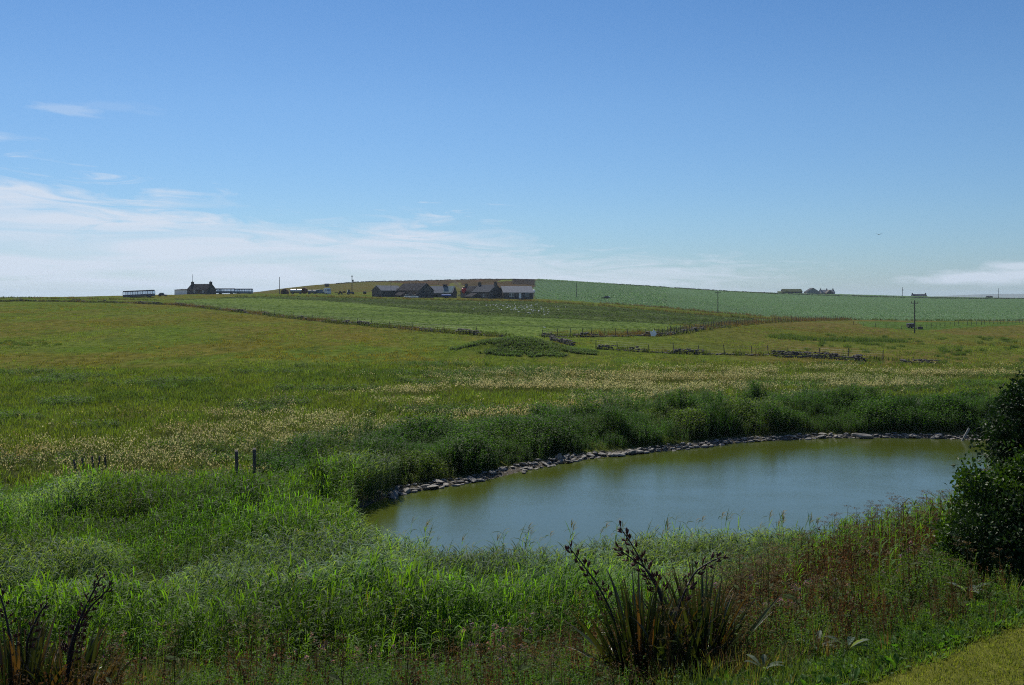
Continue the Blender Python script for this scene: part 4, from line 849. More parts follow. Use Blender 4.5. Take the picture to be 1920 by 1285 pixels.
# ------------------------------------------------------------------ vehicles and machinery
def wheels(root, xs, y, r=.5, w_=.28):
    for x in xs:
        for sy in (-1, 1):
            mb = MB(); mb.cyl((x, sy*y-w_/2, r), (x, sy*y+w_/2, r), r, 14); wh = mb.build('wheel', M['black'], root)
            mb = MB(); mb.cyl((x, sy*y-w_/2-.01, r), (x, sy*y+w_/2+.01, r), r*.5, 10); mb.build('rim', M['galv'], wh)
def place(name, label, cat, px, d, rot, dz=0, top=None, hgt=None, group=None, tilt=0):
    q = P(px, d); z = gz(px, d)+dz
    if top is not None: z = max(z-.3, CAMZ-(top-HY)/F*d-hgt)
    e = empty(name, (q[0], q[1], z), R(rot), label, cat, group); e.rotation_euler[1] = R(tilt); return e
def bus(label, px, d, rot, L, col, top, group=None, nwin=6, tilt=0, H=3.0):
    e = place('bus', label, 'bus', px, d, rot, top=top, hgt=H, group=group, tilt=tilt); W = 2.4; h0 = .45; sill = 1.45; hd = H-.45
    mb = MB(); mb.prism([(-W/2, h0), (W/2, h0), (W/2, sill), (-W/2, sill)], -L/2, L/2); mb.build('body', M[col], e, bevel=.06)
    mb = MB(); mb.prism([(-W/2, hd), (W/2, hd), (W/2-.12, H-.12), (W/2-.4, H), (-W/2+.4, H), (-W/2+.12, H-.12)], -L/2+.05, L/2-.15); mb.build('roof', M['dull'], e)
    mb = MB()
    for i in range(nwin+1):
        x = -L/2+.06+(L-.12)*i/nwin; wv = .09 if 0 < i < nwin else .06
        for sy in (-1, 1): mb.box(x-wv, x+wv, sy*(W/2-.06)-.05, sy*(W/2-.06)+.05, sill, hd)
    mb.build('pillar_frame', M[col], e)
    for i in range(nwin):
        x0 = -L/2+.06+(L-.12)*i/nwin+.1; x1 = -L/2+.06+(L-.12)*(i+1)/nwin-.1
        for sy in (-1, 1): mb = MB(); mb.box(x0, x1, sy*(W/2-.06)-.01, sy*(W/2-.06)+.01, sill, hd); mb.build('window', M['glass'], e)
    mb = MB(); mb.box(L/2-.08, L/2-.05, -W/2+.14, W/2-.14, sill, hd); mb.build('windscreen', M['glass'], e)
    wheels(e, (-L*.28, L*.33), W/2-.14)
    return e
def car(label, px, d, rot, col, top, L=4.2, H=1.45, cat='car', nm='parked_car', group=None):
    e = place(nm, label, cat, px, d, rot, top=top, hgt=H, group=group); W = 1.65; k = L/4.2
    mb = MB(); mb.prism([(-2.1*k, .3), (2.1*k, .3), (2.1*k, .72), (1.0*k, .86), (-1.9*k, .88), (-2.1*k, .75)], -W/2, W/2, 'y'); mb.build('body', M[col], e, bevel=.04)
    mb = MB(); mb.prism([(-1.8*k, .875), (.95*k, .875), (.35*k, H-.07), (-1.25*k, H-.07)], -W/2+.09, W/2-.09, 'y'); mb.build('window', M['pane'], e)
    mb = MB(); mb.prism([(-1.35*k, H-.075), (.45*k, H-.075), (.3*k, H), (-1.2*k, H)], -W/2+.11, W/2-.11, 'y'); mb.build('roof', M[col], e)
    wheels(e, (-1.3*k, 1.35*k), W/2-.1, .31, .18); return e
def build_vehicles():
    bus('derelict navy single decker bus with see through windows left of the cottage', 261, 385, -3, 12.0, 'navy', 545.2, nwin=6, tilt=-2.4)
    car('small dark car with a white tailgate parked between the navy bus and the cottage', 305, 392, 12, 'navy', 549.2, L=3.4)
    bus('pale blue old coach with a dark cab standing just right of the cottage', 423, 445, 4, 8.2, 'paleblue', 541.0, nwin=5, H=2.7, group='old coaches right of the cottage')
    bus('pale coach with a dark rear end, second to the right of the cottage', 457, 449, -2, 8.0, 'paleblue', 541.5, nwin=5, H=2.7, group='old coaches right of the cottage')
    # rusty arched hut
    e = place('rusty_hut', 'rusty round topped iron hut at the left end of the scrap row', 'hut', 534, 440, 8, top=541.5, hgt=2.3); mb = MB()
    arc = [(cos(pi*i/10)*1.7, .5+sin(pi*i/10)*1.75) for i in range(11)]; mb.prism([(1.7, -.4)]+arc+[(-1.7, -.4)], -1.3, 1.3, 'y'); mb.build('shell', M['rust'], e); mb = MB(); mb.box(-.5, .5, -1.36, -1.30, -.3, 1.5); mb.build('door', M['black'], e)
    def tanker(label, px, L, body, top, r=.9, end='rust', rot=4, frame='rust'):
        e = place('tank_trailer', label, 'tank trailer', px, 441, rot, top=top, hgt=r*2+.75); mb = MB()
        mb.tube([(-L/2, 0, .75+r), (-L/2+.25, 0, .75+r), (L/2-.25, 0, .75+r), (L/2, 0, .75+r)], [r*.75, r, r, r*.75], 16); mb.build('tank', M[body], e, smooth=False)
        mb = MB(); mb.box(-L/2, L/2, -.5, .5, .5, .72); mb.build('chassis', M[frame], e)
        mb = MB(); mb.cyl((0, 0, .75+2*r-.05), (0, 0, .75+2*r+.2), .3, 10); mb.build('hatch', M['galv'], e); wheels(e, (-L*.3, L*.3), .75, .45); return e
    tanker('brown tank trailer whose curved top catches the sun in the scrap row', 556, 5.6, 'silver', 542.5, .75)
    e = place('iron_wheel', 'large dark iron wheel or drum standing at the right end of the brown tank', 'drum', 571, 440, -20, top=539.5, hgt=2.7); mb = MB(); mb.cyl((0, -.5, 1.3), (0, .5, 1.3), 1.35, 18); mb.build('drum', M['rust'], e); mb = MB(); mb.cyl((0, -.56, 1.3), (0, .56, 1.3), .5, 12); mb.build('hub', M['black'], e)
    tanker('dull pale green tank trailer in the middle of the scrap row', 585, 3.9, 'galv', 544.0, .62, frame='black')
    def van(label, px, rot, L, H, col, top, nm='van', cat='van'):
        e = place(nm, label, cat, px, 442, rot, top=top, hgt=H); W = 2.0
        mb = MB(); mb.prism([(-L/2, .4), (L/2, .4), (L/2, H*.5), (L/2-.35, H*.62), (L/2-.8, H), (-L/2, H)], -W/2, W/2, 'y'); mb.build('body', M[col], e, bevel=.05)
        mb = MB(); mb.prism([(L/2-.36, H*.6), (L/2-.30, H*.6), (L/2-.74, H*.93), (L/2-.82, H*.93)], -W/2+.12, W/2-.12, 'y'); mb.build('windscreen', M['pane'], e)
        for sy in (-1, 1): mb = MB(); mb.box(L/2-1.7, L/2-.85, sy*W/2-.02, sy*W/2+.02, H*.6, H*.88); mb.build('side_window', M['pane'], e)
        wheels(e, (-L*.3, L*.3), W/2-.12, .38); return e
    van('pale blue panel van beside the white lorry cab', 600, -30, 3.2, 2.1, 'paleblue', 544.0)
    van('tall white lorry cab, the brightest thing in the scrap row', 614, -52, 3.4, 2.9, 'white', 541.0, 'lorry', 'lorry')
    e = place('farm_trailer', 'low flat trailer piled with rusty scrap left of the transformer pole', 'trailer', 638, 441, 2, top=546.0, hgt=1.6); mb = MB(); mb.box(-2.5, 2.5, -1, 1, .7, .85); mb.build('bed', M['wood'], e)
    mb = MB(); rr = random.Random(2)
    for i in range(14): x, y = rr.uniform(-2.2, 2), rr.uniform(-.8, .6); mb.box(x, x+rr.uniform(.2, .7), y, y+.3, .86, 1.0+rr.uniform(.1, .6)); mb.build('scrap_piece', M['rust'], e); mb = MB()
    pass; wheels(e, (-.6, .6), .95, .35)
    def tractor(label, px, d, col, rot, top, s=1.0):
        e = place('tractor', label, 'tractor', px, d, rot, top=top, hgt=2.4); mb = MB(); mb.prism([(-.2, .7), (1.6, .7), (1.6, 1.35), (-.2, 1.5)], -.35, .35, 'y'); mb.build('bonnet', M[col], e, bevel=.04)
        mb = MB(); mb.prism([(-1.3, 1.0), (-.2, 1.0), (-.15, 2.3), (-1.2, 2.3)], -.6, .6, 'y'); mb.build('cab', M['pane'], e); mb = MB(); mb.box(-1.35, -.05, -.68, .68, 2.3, 2.42); mb.build('cab_roof', M[col], e)
        for x, r_ in ((-.85, .75), (1.2, .42)):
            for sy in (-1, 1): mb = MB(); mb.cyl((x, sy*.8-.18, r_), (x, sy*.8+.18, r_), r_, 16); wh = mb.build('wheel', M['black'], e); mb = MB(); mb.cyl((x, sy*.8-.19, r_), (x, sy*.8+.19, r_), r_*.45, 10); mb.build('rim', M['galv'], wh)
    tractor('old dark tractor parked at the foot of the transformer pole', 657, 441, 'navy', 15, 545.0)
    e = place('round_bale', 'black wrapped round bale left of the first farm shed', 'bale', 684, 430, 20, top=546.0, hgt=1.3); mb = MB(); mb.tube([(-.62, 0, .62), (-.55, 0, .62), (.55, 0, .62), (.62, 0, .62)], [.52, .64, .64, .52], 18); mb.build('wrapping', M['black'], e)
    car('left of two low white cars in front of the big barn', 765, 402, 10, 'white', 552.5, L=3.2, group='white cars in front of the barn')
    car('right of two low white cars in front of the big barn', 777, 400, -8, 'white', 552.8, L=3.6, group='white cars in front of the barn')
    e = place('farm_trailer', 'blue sheeted trailer in front of the byre with the roof vent', 'trailer', 837, 404, -4, top=552.0, hgt=1.7); mb = MB(); mb.box(-1.9, 1.9, -1, 1, .7, 1.1); mb.build('bed', M['wood'], e); mb = MB(); mb.prism([(-1, 1.1), (1, 1.1), (.7, 1.6), (0, 1.7), (-.7, 1.6)], -1.88, 1.88); mb.build('sheet', M['blue'], e); wheels(e, (-.5, .5), .95, .35)
    e = place('feed_hopper', 'bright red feed hopper standing between the byre and the farmhouse', 'hopper', 870, 414, 0, top=537.5, hgt=4.0); mb = MB()
    mb.tube([(0, 0, 1.1), (0, 0, 1.9), (0, 0, 3.2), (0, 0, 3.4)], [.35, .95, .95, .6], 16); mb.build('bin', M['red'], e); mb = MB(); mb.tube([(0, 0, 3.4), (0, 0, 3.8), (0, 0, 4.0)], [.62, .6, .2], 12); mb.build('lid', M['brown'], e)
    for sx in (-1, 1):
        for sy in (-1, 1): mb = MB(); mb.cyl((sx*.7, sy*.7, -.5), (sx*.6, sy*.6, 2.2), .07, 6); mb.build('leg', M['galv'], e)
    e = place('hay_rake', 'tangle of dark farm machinery with pale wheels below the red hopper', 'farm machine', 867, 405, 5, top=551.0, hgt=1.6); mb = MB(); mb.box(-1.8, 1.8, -.1, .1, .8, .95); mb.box(-.1, .1, -1.4, 1.4, .9, 1.02); mb.build('frame', M['brown'], e)
    for x in (-1.5, -.5, .5, 1.5):
        mb = MB(); n_ = 14
        for i in range(n_): a = 2*pi*i/n_; mb.cyl((x, -.3, .8), (x+cos(a)*.75, -.3, .8+sin(a)*.75), .025, 4)
        mb.build('rake_wheel', M['galv'], e)
    e = place('oil_tank', 'white cylinder tank behind the right end of the bungalow', 'tank', 998, 412, 8, top=543.2, hgt=2.4); mb = MB(); mb.tube([(-1.1, 0, 1.5), (-.95, 0, 1.5), (.95, 0, 1.5), (1.1, 0, 1.5)], [.6, .85, .85, .6], 16); mb.build('tank', M['white'], e)
    for x in (-.7, .7): mb = MB(); mb.box(x-.1, x+.1, -.6, .6, -.6, .8); mb.build('support', M['render'], e)
    car('abandoned black car sitting in brown weeds at the edge of the crop field', 1136, 452, 170, 'black', 563.5, L=4.2, H=1.45)
    e = place('livestock_trailer', 'small dark livestock trailer by the fence left of the tall wooden pole', 'trailer', 1707, 250, 10, dz=0); mb = MB(); mb.box(-.75, .75, -.6, .6, .3, 1.1); mb.build('box_body', M['wood'], e); mb = MB(); mb.prism([(-.65, 1.1), (.65, 1.1), (.5, 1.25), (-.5, 1.25)], -.8, .8); mb.build('roof', M['galv'], e); wheels(e, (0,), .7, .28)
    e = place('water_trough', 'low dark water trough just right of the tall wooden pole', 'trough', 1725, 247, -5); mb = MB(); mb.box(-.6, .6, -.3, -.22, 0, .6); mb.box(-.6, .6, .22, .3, 0, .6); mb.box(-.6, -.52, -.22, .22, 0, .6); mb.box(.52, .6, -.22, .22, 0, .6); mb.box(-.52, .52, -.22, .22, .05, .15); mb.build('basin', M['stone'], e)
    # pale board on the wall
    mb = MB(); mb.prism([(-.55, .9), (-.4, .05), (.25, -.05), (.6, .35), (.45, .8), (.1, 1.15), (-.1, .75)], -.05, .05, 'y'); o = mb.build('broken_board', M['white']); q = P(1225, 168.5); o.location = (q[0], q[1], float(zg(q[0:1], q[1:2])[0])+.25); o.rotation_euler = (R(-14), 0, .1); tag(o, 'bright white broken board leaning on the field wall behind the knoll', 'board')
build_vehicles()

# ------------------------------------------------------------------ poles, posts, fences
def pole(label, px, top, d, base=None, arm=1.4, trafo=False, r=.14, z0=None, a=0):
    q = P(px, d); g = gz(px, d); H = CAMZ-(top-HY)/F*d-g; e = empty('utility_pole', (q[0], q[1], g), a, label, 'utility pole', 'wooden utility poles')
    mb = MB(); mb.tube([(0, 0, -.4), (0, 0, H)], [r, r*.72], 8); mb.build('pole', M['wood'], e)
    if arm:
        mb = MB(); mb.box(-arm/2, arm/2, -.06, .06, H-.75, H-.6); c = mb.build('crossarm', M['wood'], e)
        for x in (-arm/2+.08, 0 if 0 else arm/2-.08): mb = MB(); mb.tube([(x, 0, H-.6), (x, 0, H-.42), (x, 0, H-.25)], [.05, .09, .06], 6); mb.build('insulator', M['brown'], c)
    if trafo: mb = MB(); mb.box(.16, .75, -.3, .3, H-2.9, H-2.0); mb.build('transformer', M['galv'], e)
pole('thin wooden pole standing over the left end of the scrap row', 524, 519.5, 440, arm=0, r=.16)
pole('dark pole with a transformer box above the tractor', 660, 516.5, 443, arm=.9, trafo=True, r=.19)
pole('slim pole rising behind the sheds left of the big barn', 733, 529, 400, arm=0, r=.10)
pole('slender pole at the foot of the rows of blue green crop', 1081, 529.5, 462, arm=0, r=.14)
pole('pole with a small crossarm in the weeds between the two crop fields', 1346, 545.5, 338, arm=1.9, r=.15)
pole('tallest wooden pole with a crossarm standing in the rough grass on the right', 1715, 563.5, 232, arm=1.7, r=.17)
pole('pole with a small box on the skyline between the skyline houses', 1692, 539, 900, arm=0, trafo=True, r=.26)
pole('pole on the skyline at the far right beside the tiny hut', 1872, 541, 930, arm=0, r=.24)
def post_mesh(w_, h, r): mb = MB(); mb.tube([(0, 0, -.3), (r.uniform(-.03, .03), 0, h*.6), (r.uniform(-.05, .05), r.uniform(-.04, .04), h)], [w_, w_*.95, w_*.9], 6); return mb
def fence(label, line, sp, h, w_=.06, wires=3, r=random.Random(4)):
    line = np.array(line); seg = np.linalg.norm(np.diff(line, axis=0), axis=1); cum = np.concatenate([[0], np.cumsum(seg)]); c0 = line[0]; z0 = float(zg(c0[0:1], c0[1:2])[0])
    e = empty('wire_fence', (c0[0], c0[1], z0), 0, label, 'fence'); s = 0; tops = []; n = 0
    ms = [post_mesh(w_, 1, r) for _ in range(4)]; protos = []
    while s < cum[-1] and n < 98:
        k = min(np.searchsorted(cum, s, side='right')-1, len(seg)-1); p = line[k]+(line[k+1]-line[k])*(s-cum[k])/seg[k]; g = float(zg(p[0:1], p[1:2])[0]); hh = h*r.uniform(.85, 1.15)
        if len(protos) < 4: o = ms[n % 4].build('post', M['wood'], e); protos.append(o)
        else: o = protos[n % 4].copy(); COL.objects.link(o); o.parent = e
        o.location = (p[0]-c0[0], p[1]-c0[1], g-z0); o.scale = (1, 1, hh); o.rotation_euler = (r.uniform(-.08, .08), r.uniform(-.08, .08), r.uniform(0, 6)); tops.append((p[0]-c0[0], p[1]-c0[1], g-z0+h)); s += sp*r.uniform(.75, 1.25); n += 1
    for i in range(wires): mb = MB(); mb.tube([(a, b, c-.1-.32*i) for a, b, c in tops], .006, 3, False); mb.build('wire', M['galv'], e)
fence('wire fence of thin posts behind the broken grey wall right of the knoll', R_WALL+np.array([0, .9]), 2.1, 1.35)
fence('sparse leaning fence posts along the gappy ruined wall', np.array(RUIN)+np.array([0, .7]), 4.2, 1.3)
fence('small posted fence crossing the far right grass behind the tallest pole', HL((1718, 618), (1790, 612), (1860, 608), (1925, 605), (1990, 603)), 2.1, 1.15)
fence('old posts along the long low wall below the farm field', L_WALL[10:]+np.array([0, .8]), 9.0, 1.4)
fence('short run of fence dividing the right grass strip from the rough grazing', HL((1600, 610), (1660, 615), (1705, 619)), 4, 1.0, wires=2)
for i, (px, top, d, w_, lb) in enumerate(((445, 845, 44.5, .07, 'left of two stout square posts standing in the meadow behind the reeds'), (476, 841.5, 45.0, .07, 'right of two stout square posts standing in the meadow behind the reeds'))):
    q = P(px, d); g = gz(px, d); H = CAMZ-(top-HY)/F*d-g; mb = MB(); mb.box(-w_, w_, -w_, w_, -.4, H-.03); mb.add([(-w_, -w_, H-.03), (w_, -w_, H-.03), (w_, w_, H+.03), (-w_, w_, H+.03)], [(0, 1, 2, 3)]); o = mb.build('fence_post', M['wood'], bevel=.012); o.location = (q[0], q[1], g); o.rotation_euler = (0, R(-1.5 if i == 0 else 1), .3); tag(o, lb, 'post', 'stout posts in the meadow')
r = random.Random(8)
for i, (px, d) in enumerate(((142, 46), (155, 46.4), (176, 46.8), (185, 47), (200, 47.3))):
    q = P(px, d); g = gz(px, d); o = post_mesh(.05, .75+.12*r.random(), r).build('old_stake', M['wood']); o.location = (q[0], q[1], g+.1); o.rotation_euler = (0, r.uniform(-.12, .12), 0)
    tag(o, ('leftmost', 'second from left', 'middle', 'second from right', 'rightmost')[i]+' of five thin dark stakes among the pale seed heads at left', 'stake', 'row of old stakes in the meadow')

# ------------------------------------------------------------------ gulls on the crop
def gull(seed):
    r = random.Random(seed); mb = MB(); pts = [(-.30, 0, .17), (-.2, 0, .19), (-.05, 0, .2), (.1, 0, .22), (.17, 0, .27), (.21, 0, .33), (.27, 0, .34), (.33, 0, .325)]; mb.tube(pts, [.012, .05, .09, .085, .05, .045, .035, .006], 8)
    for s in (-1, 1): mb.tube([(.0, s*.035, .13), (.02, s*.035, 0)], .01, 4)
    return mb
gm = [gull(1).build('gull', M['white'], smooth=True)]
r = np.random.default_rng(12); spots = []
while len(spots) < 104:
    px = r.normal(968, 48); py = 577+.075*(px-968)+r.normal(0, 5.0)
    if 858 < px < 1062 and 569 < py < 596: spots.append((px, py))
spots.append((1021, 617))
for i, (px, py) in enumerate(spots):
    q = hit(px, py+.8, dmin=100); o = gm[0] if i == 0 else gm[0].copy()
    if i: COL.objects.link(o)
    o.location = (q[0], q[1], float(zg(q[0:1], q[1:2])[0])+.12); o.rotation_euler = (0, 0, r.uniform(0, 6.28)); k = r.uniform(.75, 1.05); o.scale = (k, k, k)
    if i < len(spots)-1: tag(o, 'white gull feeding in the flock on the dark crop below the farm', 'gull', 'flock of gulls on the crop field')
    else: tag(o, 'single white gull apart from the flock near the lower wall of the crop field', 'gull', 'flock of gulls on the crop field')
mb = MB(); mb.tube([(-.28, 0, 0), (-.1, 0, .02), (.12, 0, .02), (.3, 0, 0)], [.03, .08, .07, .01], 8); fb = mb.build('flying_bird', M['darkstone'], smooth=True)
for s in (-1, 1):
    mb = MB(); mb.prism([(-.12, 0), (.1, 0), (.1, .03), (-.12, .03)], 0, .01); mb = MB(); mb.add([(.12, s*.05, .03), (-.1, s*.05, .03), (-.12, s*.5, .16), (.06, s*.5, .17), (-.16, s*.85, .10), (.12, s*.05, .0), (-.1, s*.05, .0), (-.12, s*.5, .13), (.06, s*.5, .14)], [(0, 1, 2, 3), (3, 2, 4), (5, 8, 7, 6), (8, 4, 7), (0, 3, 8, 5), (1, 6, 7, 2)]); mb.build('wing', M['darkstone'], fb)
fb.location = PZ(1648, 440, 210); fb.rotation_euler = (0, .1, 1.2); tag(fb, 'tiny dark bird flying in the clear sky above the right skyline', 'bird')
# ------------------------------------------------------------------ flax plants, shrubs, single weeds
def flax(label, centre, d, clumps, stalks, nleaf, hl, seed, dry=.12, pk=1.0):
    r = random.Random(seed); q = P(centre, d); g = gz(centre, d); e = empty('flax_plant', (q[0], q[1], g), 0, label, 'flax plant', 'flax plants in the foreground'); V = []; Tt = []; C = []
    for cx, cy, frac, hk in clumps:
        for i in range(int(nleaf*frac)):
            az = r.uniform(0, 2*pi); lean = abs(r.gauss(0, .42))+.05; ln = hl*hk*r.uniform(.62, 1.08)*(1-.12*lean); w_ = r.uniform(.042, .072); isdry = r.random() < dry
            if r.random() < .10: lean = r.uniform(.8, 1.25)
            c = jit(r.choice([(.026, .040, .013), (.018, .030, .010), (.040, .050, .014)]), .25, r) if not isdry else jit((.12, .07, .025), .4, r)
            p = np.array([cx+cos(az)*r.uniform(0, .22), cy+sin(az)*r.uniform(0, .22), -.05]); dr = np.array([cos(az)*sin(lean), sin(az)*sin(lean), cos(lean)]); side = np.array([-sin(az), cos(az), 0])
            th = r.uniform(-1.2, 1.2); side = side*cos(th)+np.cross(dr, side)*sin(th); seg = 9; n0 = len(V); dro = r.uniform(.0, .5)*(1 if r.random() < .7 else 3.2)
            for k in range(seg+1):
                f = k/seg; ww = w_*(1.0-.25*f if f < .6 else .85*(1-f)/.4+.02); nrm = np.cross(dr, side); V += [p-side*ww/2+nrm*ww*.22, p, p+side*ww/2+nrm*ww*.22]
                cc = tuple(a*(1+.25*f) for a in c) if f < .86 else tuple(np.array(c)*.5+np.array((.06, .035, .018))*.6); C += [cc]*3
                p = p+dr*ln/seg; dr = dr+np.array([cos(az)*.6, sin(az)*.6, -1])*dro*f*f*.3; dr /= np.linalg.norm(dr)
            for k in range(seg):
                b = n0+3*k; Tt += [(b, b+1, b+4), (b, b+4, b+3), (b+1, b+2, b+5), (b+1, b+5, b+4)]
    mesh_np('foliage', np.array(V), np.array(Tt), M['flax'], np.array(C), e)
    for pts, cl, dd in stalks:
        P3 = [np.array([(px-CX)/F*(d+dd)-q[0], dd, CAMZ-(py-HY)/F*(d+dd)-g]) for px, py in pts]; path = smooth_loop(P3, 5, False); n = len(path); mb = MB(); mb.tube(path, np.linspace(.016, .006, n), 6); st = mb.build('flower_stalk', M['stalk'], e, smooth=True)
        mb = MB(); cum = np.concatenate([[0], np.cumsum(np.linalg.norm(np.diff(path, axis=0), axis=1))]); Lt = cum[-1]; s0 = Lt*(1-cl); k = 0
        s = s0
        while s < Lt:
            i = min(np.searchsorted(cum, s), n-1); p = path[i]; tg = path[min(i+1, n-1)]-path[max(i-1, 0)]; tg /= np.linalg.norm(tg)+1e-9; k += 1; sd = 1 if k % 2 else -1
            lat = np.array([tg[2], 0, -tg[0]])*sd+np.array([0, r.uniform(-.6, .6), 0]); lat /= np.linalg.norm(lat); ff = 1-(s-s0)/(Lt-s0); bl = .03+.07*ff; tip = p+lat*bl+tg*.03; mb.tube([p, tip], [.004, .003], 4)
            for j in range(r.randint(3, 5)):
                a = p+(tip-p)*r.uniform(.35, 1.0); up = tg*.8+lat*r.uniform(-.3, .9)+np.array([r.uniform(-.4, .4), r.uniform(-.5, .5), r.uniform(-.1, .6)]); up /= np.linalg.norm(up); l = r.uniform(.04, .07)*pk
                mb.tube([a, a+up*l*.3, a+up*l*.7, a+up*l], [.004, .009*pk, .009*pk, .003], 5)
            s += r.uniform(.036, .06)
        mb.build('seed_pods', M['pod'], st)
M['stalk'] = mat('flax_stalk', (.018, .014, .018), .55, .2, 6); M['pod'] = mat('flax_pod', (.055, .015, .018), .5, .5, 30, col2=(.10, .025, .022))
flax('large flax plant with long dark sword leaves and tall pod stalks at the bottom centre', 1250, 11.0, [(-.28, 0, .44, 1.0), (.42, .15, .40, 1.06), (.05, -.3, .16, .8)],
     [([(1175, 1290), (1165, 1230), (1150, 1160), (1125, 1105), (1095, 1062), (1066, 1025)], .46, -.1), ([(1262, 1260), (1250, 1180), (1236, 1115), (1212, 1070), (1185, 1022), (1163, 990)], .52, .0),
      ([(1252, 1200), (1240, 1120), (1215, 1072), (1185, 1048), (1160, 1030)], .6, .06), ([(1252, 1240), (1262, 1180), (1282, 1115), (1303, 1075), (1328, 1056), (1352, 1045)], .5, -.05)], 240, 1.30, 3)
flax('flax plant with brown tipped leaves and dark pod stalks in the bottom left corner', 60, 9.6, [(-.15, 0, .6, 1.0), (.32, .1, .4, .9)],
     [([(118, 1320), (130, 1225), (145, 1175), (162, 1135), (180, 1100), (190, 1082)], .72, .0), ([(122, 1300), (140, 1200), (165, 1145), (190, 1118), (208, 1100)], .7, .05), ([(48, 1310), (50, 1215), (60, 1180), (75, 1150), (90, 1130)], .55, .1),
      ([(24, 1300), (20, 1215), (10, 1150), (-3, 1108)], .5, -.1)], 170, 1.1, 9, .22, .75)
def crown(name, lobes, n, parent, material, cols, ll, lw, seed, shell=.72, kk=.40):
    r = np.random.default_rng(seed); vol = np.array([a[3]*a[4]*a[5] for a in lobes])**.75; k = r.choice(len(lobes), n, p=vol/vol.sum()); Lb = np.array(lobes)
    dr = r.normal(size=(n, 3)); dr /= np.linalg.norm(dr, axis=1)[:, None]; rad = np.where(r.random(n) < .8, r.uniform(shell, 1.0, n), r.uniform(.2, shell, n))
    b = 1+.38*(fbm(dr[:, 0]*2.2+k*7.1, dr[:, 2]*2.2+dr[:, 1]*1.7+k*3.3, seed, 3)-.5)*2; rad = rad*b
    c = Lb[k, :3]+dr*Lb[k, 3:6]*rad[:, None]
    cl = fbm(c[:, 0]*2.6+c[:, 1], c[:, 2]*2.6, seed+1, 3); keep = cl > kk; c = c[keep]; dr = dr[keep]; k = k[keep]; n = len(c)
    d = dr*.6+r.normal(size=(n, 3))*.7+np.array([0, 0, .1]); d /= np.linalg.norm(d, axis=1)[:, None]; s = np.cross(d, r.normal(size=(n, 3))); s /= np.linalg.norm(s, axis=1)[:, None]; nn = np.cross(d, s)
    l = ll*r.uniform(.6, 1.2, n)[:, None]; w_ = lw*r.uniform(.7, 1.2, n)[:, None]
    V = np.stack([c, c+d*l*.5-s*w_/2+nn*l*.08, c+d*l, c+d*l*.5+s*w_/2+nn*l*.08], 1).reshape(-1, 3); i = np.arange(n)[:, None]*4; Tt = np.concatenate([i+np.array([[0, 1, 2]]), i+np.array([[0, 2, 3]])])
    cc = np.array(cols)[r.integers(0, len(cols), n)]*r.uniform(.7, 1.3, (n, 1)); return mesh_np(name, V, Tt, material, np.repeat(cc, 4, 0), parent)
def limbs(name, base, tips, r0, m, parent, seed):
    rr = random.Random(seed); mb = MB()
    for t in tips:
        p = [np.array(base)+np.array([rr.uniform(-.1, .1), rr.uniform(-.1, .1), -.2])]; t = np.array(t)
        for f in (.3, .6, 1): p.append(np.array(base)+(t-np.array(base))*f+np.array([rr.uniform(-.12, .12), rr.uniform(-.12, .12), .12*sin(f*3)]))
        mb.tube(p, [r0, r0*.75, r0*.5, r0*.2], 7)
    return mb.build(name, m, parent, smooth=True)
bark = mat('bark', (.06, .05, .04), .95, .35, 8, bump=.4)
e = empty('evergreen_tree', (10.1, 16.2, gz(CX+F*10.1/16.2, 16.2)), 0, 'tall dark glossy leaved evergreen filling the right edge above the lawn', 'tree'); z0 = e.location[2]
L1 = [(-.3, 0, 1.4, 1.8, 1.7, 1.2), (.5, .2, 1.9, 1.5, 1.5, .95), (-1.4, -.1, 2.1, .6, .75, .6), (-1.0, .2, 2.35, .5, .6, .45), (-.4, .1, 2.3, .5, .6, .5), (-1.2, -.2, 1.6, .95, .9, .9), (1.9, .5, 2.0, 1.6, 1.6, 1.3), (0, -.8, 1.2, 1.5, 1.2, 1.1)]
rl = random.Random(4)
def sprigs(L, n, k): return L+[(a[0]+a[3]*cos(t)*.95, a[1]-abs(a[4]*.5*sin(t)), a[2]+a[5]*sin(t)*.95, rl.uniform(.16, .34), rl.uniform(.2, .3), rl.uniform(.16, .36)) for a in L[:k] for t in [rl.uniform(.3, 3.6) for _ in range(n)]]
L1 = sprigs(L1, 7, 6)
limbs('trunk', (0, 0, 0), [(0, 0, 3.4), (-1.2, 0, 2.6), (1.6, .4, 2.9), (-.8, -.6, 2.0), (.7, -.5, 2.4)], .13, bark, e, 2)
crown('crown', L1, 95000, e, M['gloss'], [(.012, .030, .010), (.018, .040, .012), (.010, .022, .009)], .085, .042, 21)
e = empty('leafy_bush', (7.6, 14.2, gz(CX+F*7.75/14.2, 14.2)), 0, 'rounded lighter green bush in front of the dark evergreen on the pond side', 'bush')
L2 = [(-.3, 0, .75, 1.05, .9, .75), (.7, .2, .9, 1.1, .9, .8), (-.5, .1, 1.15, .5, .5, .35), (-.25, 0, .55, 1.05, 1.0, .75), (-.75, -.1, .45, .65, .7, .6), (.5, .1, .5, 1.2, 1.0, .8), (.2, -.5, .1, 1.0, .7, .6), (-.25, .2, 1.0, .55, .5, .4), (.1, .3, 1.25, .5, .5, .35)]
L2 = sprigs(L2, 5, 5)
limbs('stem', (0, 0, -.1), [(-.5, 0, .9), (.4, 0, 1.1), (-.8, -.2, .4), (.9, 0, .6), (0, -.5, .4)], .05, bark, e, 5)
crown('crown', L2, 48000, e, leaf_mat('bush_leaf', .5, .28, .15, (1.6, 1.7, .4)), [(.030, .064, .011), (.022, .050, .009), (.040, .078, .012)], .075, .042, 22)
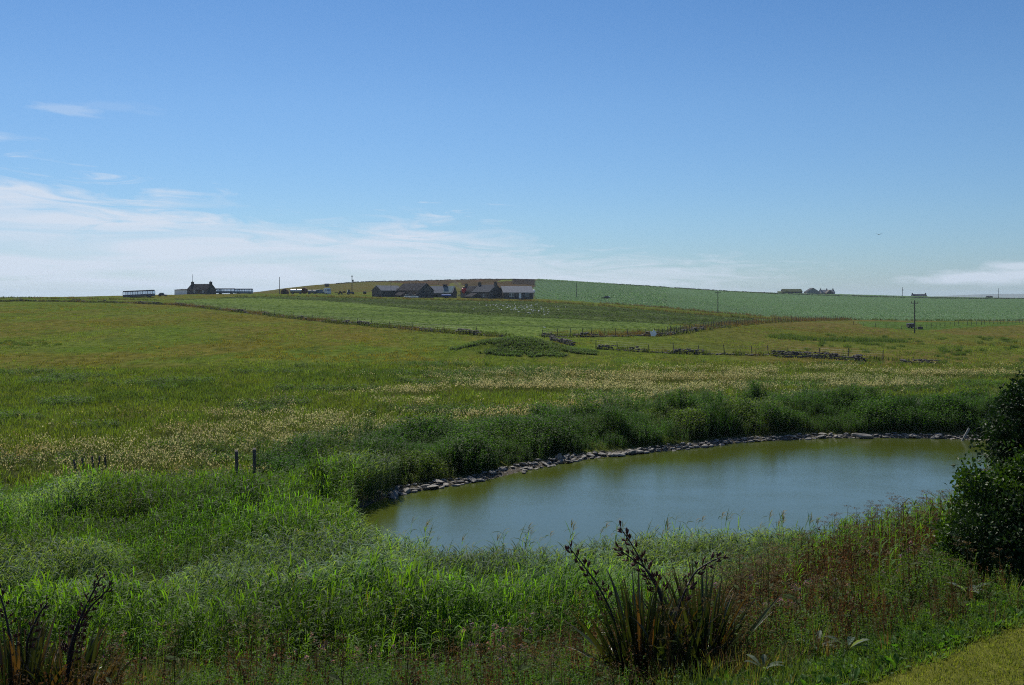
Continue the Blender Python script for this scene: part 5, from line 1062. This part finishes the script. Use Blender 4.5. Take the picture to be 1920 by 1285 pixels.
e = empty('shade_toned_shrub', (7.15, 13.3, gz(CX+F*7.15/13.3, 13.3)), 0, 'low shrub coloured near-black as the shade under the evergreen at the edge of the lawn', 'shrub')
crown('crown', [(0, 0, .45, .85, .7, .65), (-.3, .3, .55, .7, .6, .6), (.8, 0, .6, .9, .8, .8)], 30000, e, M['gloss'], [(.016, .036, .012), (.024, .046, .014)], .07, .035, 23)  # near-black leaf colours stand for the dark shade under the evergreen
limbs('stem', (0, 0, -.1), [(-.5, 0, .6), (.4, 0, .9), (0, -.5, .5)], .04, bark, e, 6)
# silver and broad leaved single plants
for i, (px, d, s, lb) in enumerate(((1590, 10.6, 1.0, 'silvery broad leaved plant nearest the lawn corner, its leaf ribs catching the sun'), (1815, 12.2, .9, 'silvery jagged leaved plant at the upper end of the lawn edge'), (1432, 9.9, .7, 'small silvery leaved plant at the bottom edge right of the large flax'), (1530, 11.0, .8, 'silvery leaved plant in the weeds just right of the large flax'))):
    v, t, c = t_broad(random.Random(60+i), n=6, l=.30, w=.085, c=(.11, .15, .11), el=.35); q = P(px, d); o = mesh_np('silver_leaved_plant', v*s, t, M['leaf'], c); o.location = (q[0], q[1], gz(px, d)+.10); tag(o, lb, 'plant')
for i, (px, d) in enumerate(((1395, 12.2), (1440, 12.8), (1370, 13.0), (1420, 13.6), (1480, 14.2), (1345, 13.8))):
    v, t, c = t_umbel(random.Random(80+i), h=1.15, c=(.12, .12, .07), s=(.03, .035, .018)); q = P(px, d); o = mesh_np('hogweed', v, t, M['dry'], c); o.location = (q[0], q[1], gz(px, d)); o.rotation_euler = (0, 0, i*1.3); tag(o, ('nearest', 'second nearest', 'third nearest', 'fourth nearest', 'farthest right', 'farthest left')[i]+' branching seeded hogweed behind the right side of the large flax', 'hogweed', 'seeding hogweeds behind the flax')
# ------------------------------------------------------------------ the air
def haze():
    mb = MB(); mb.box(-31000, 31000, -120, 11800, -14, 75); m, nt, N, L = new_mat('air'); out = N('ShaderNodeOutputMaterial'); v = N('ShaderNodeVolumePrincipled')
    v.inputs['Color'].default_value = (.62, .78, .95, 1); v.inputs['Density'].default_value = .00007; v.inputs['Anisotropy'].default_value = .2; L(v.outputs[0], out.inputs['Volume'])
    o = mb.build('haze', m); tag(o, 'thin blue summer haze', 'haze', kind='stuff')
haze()
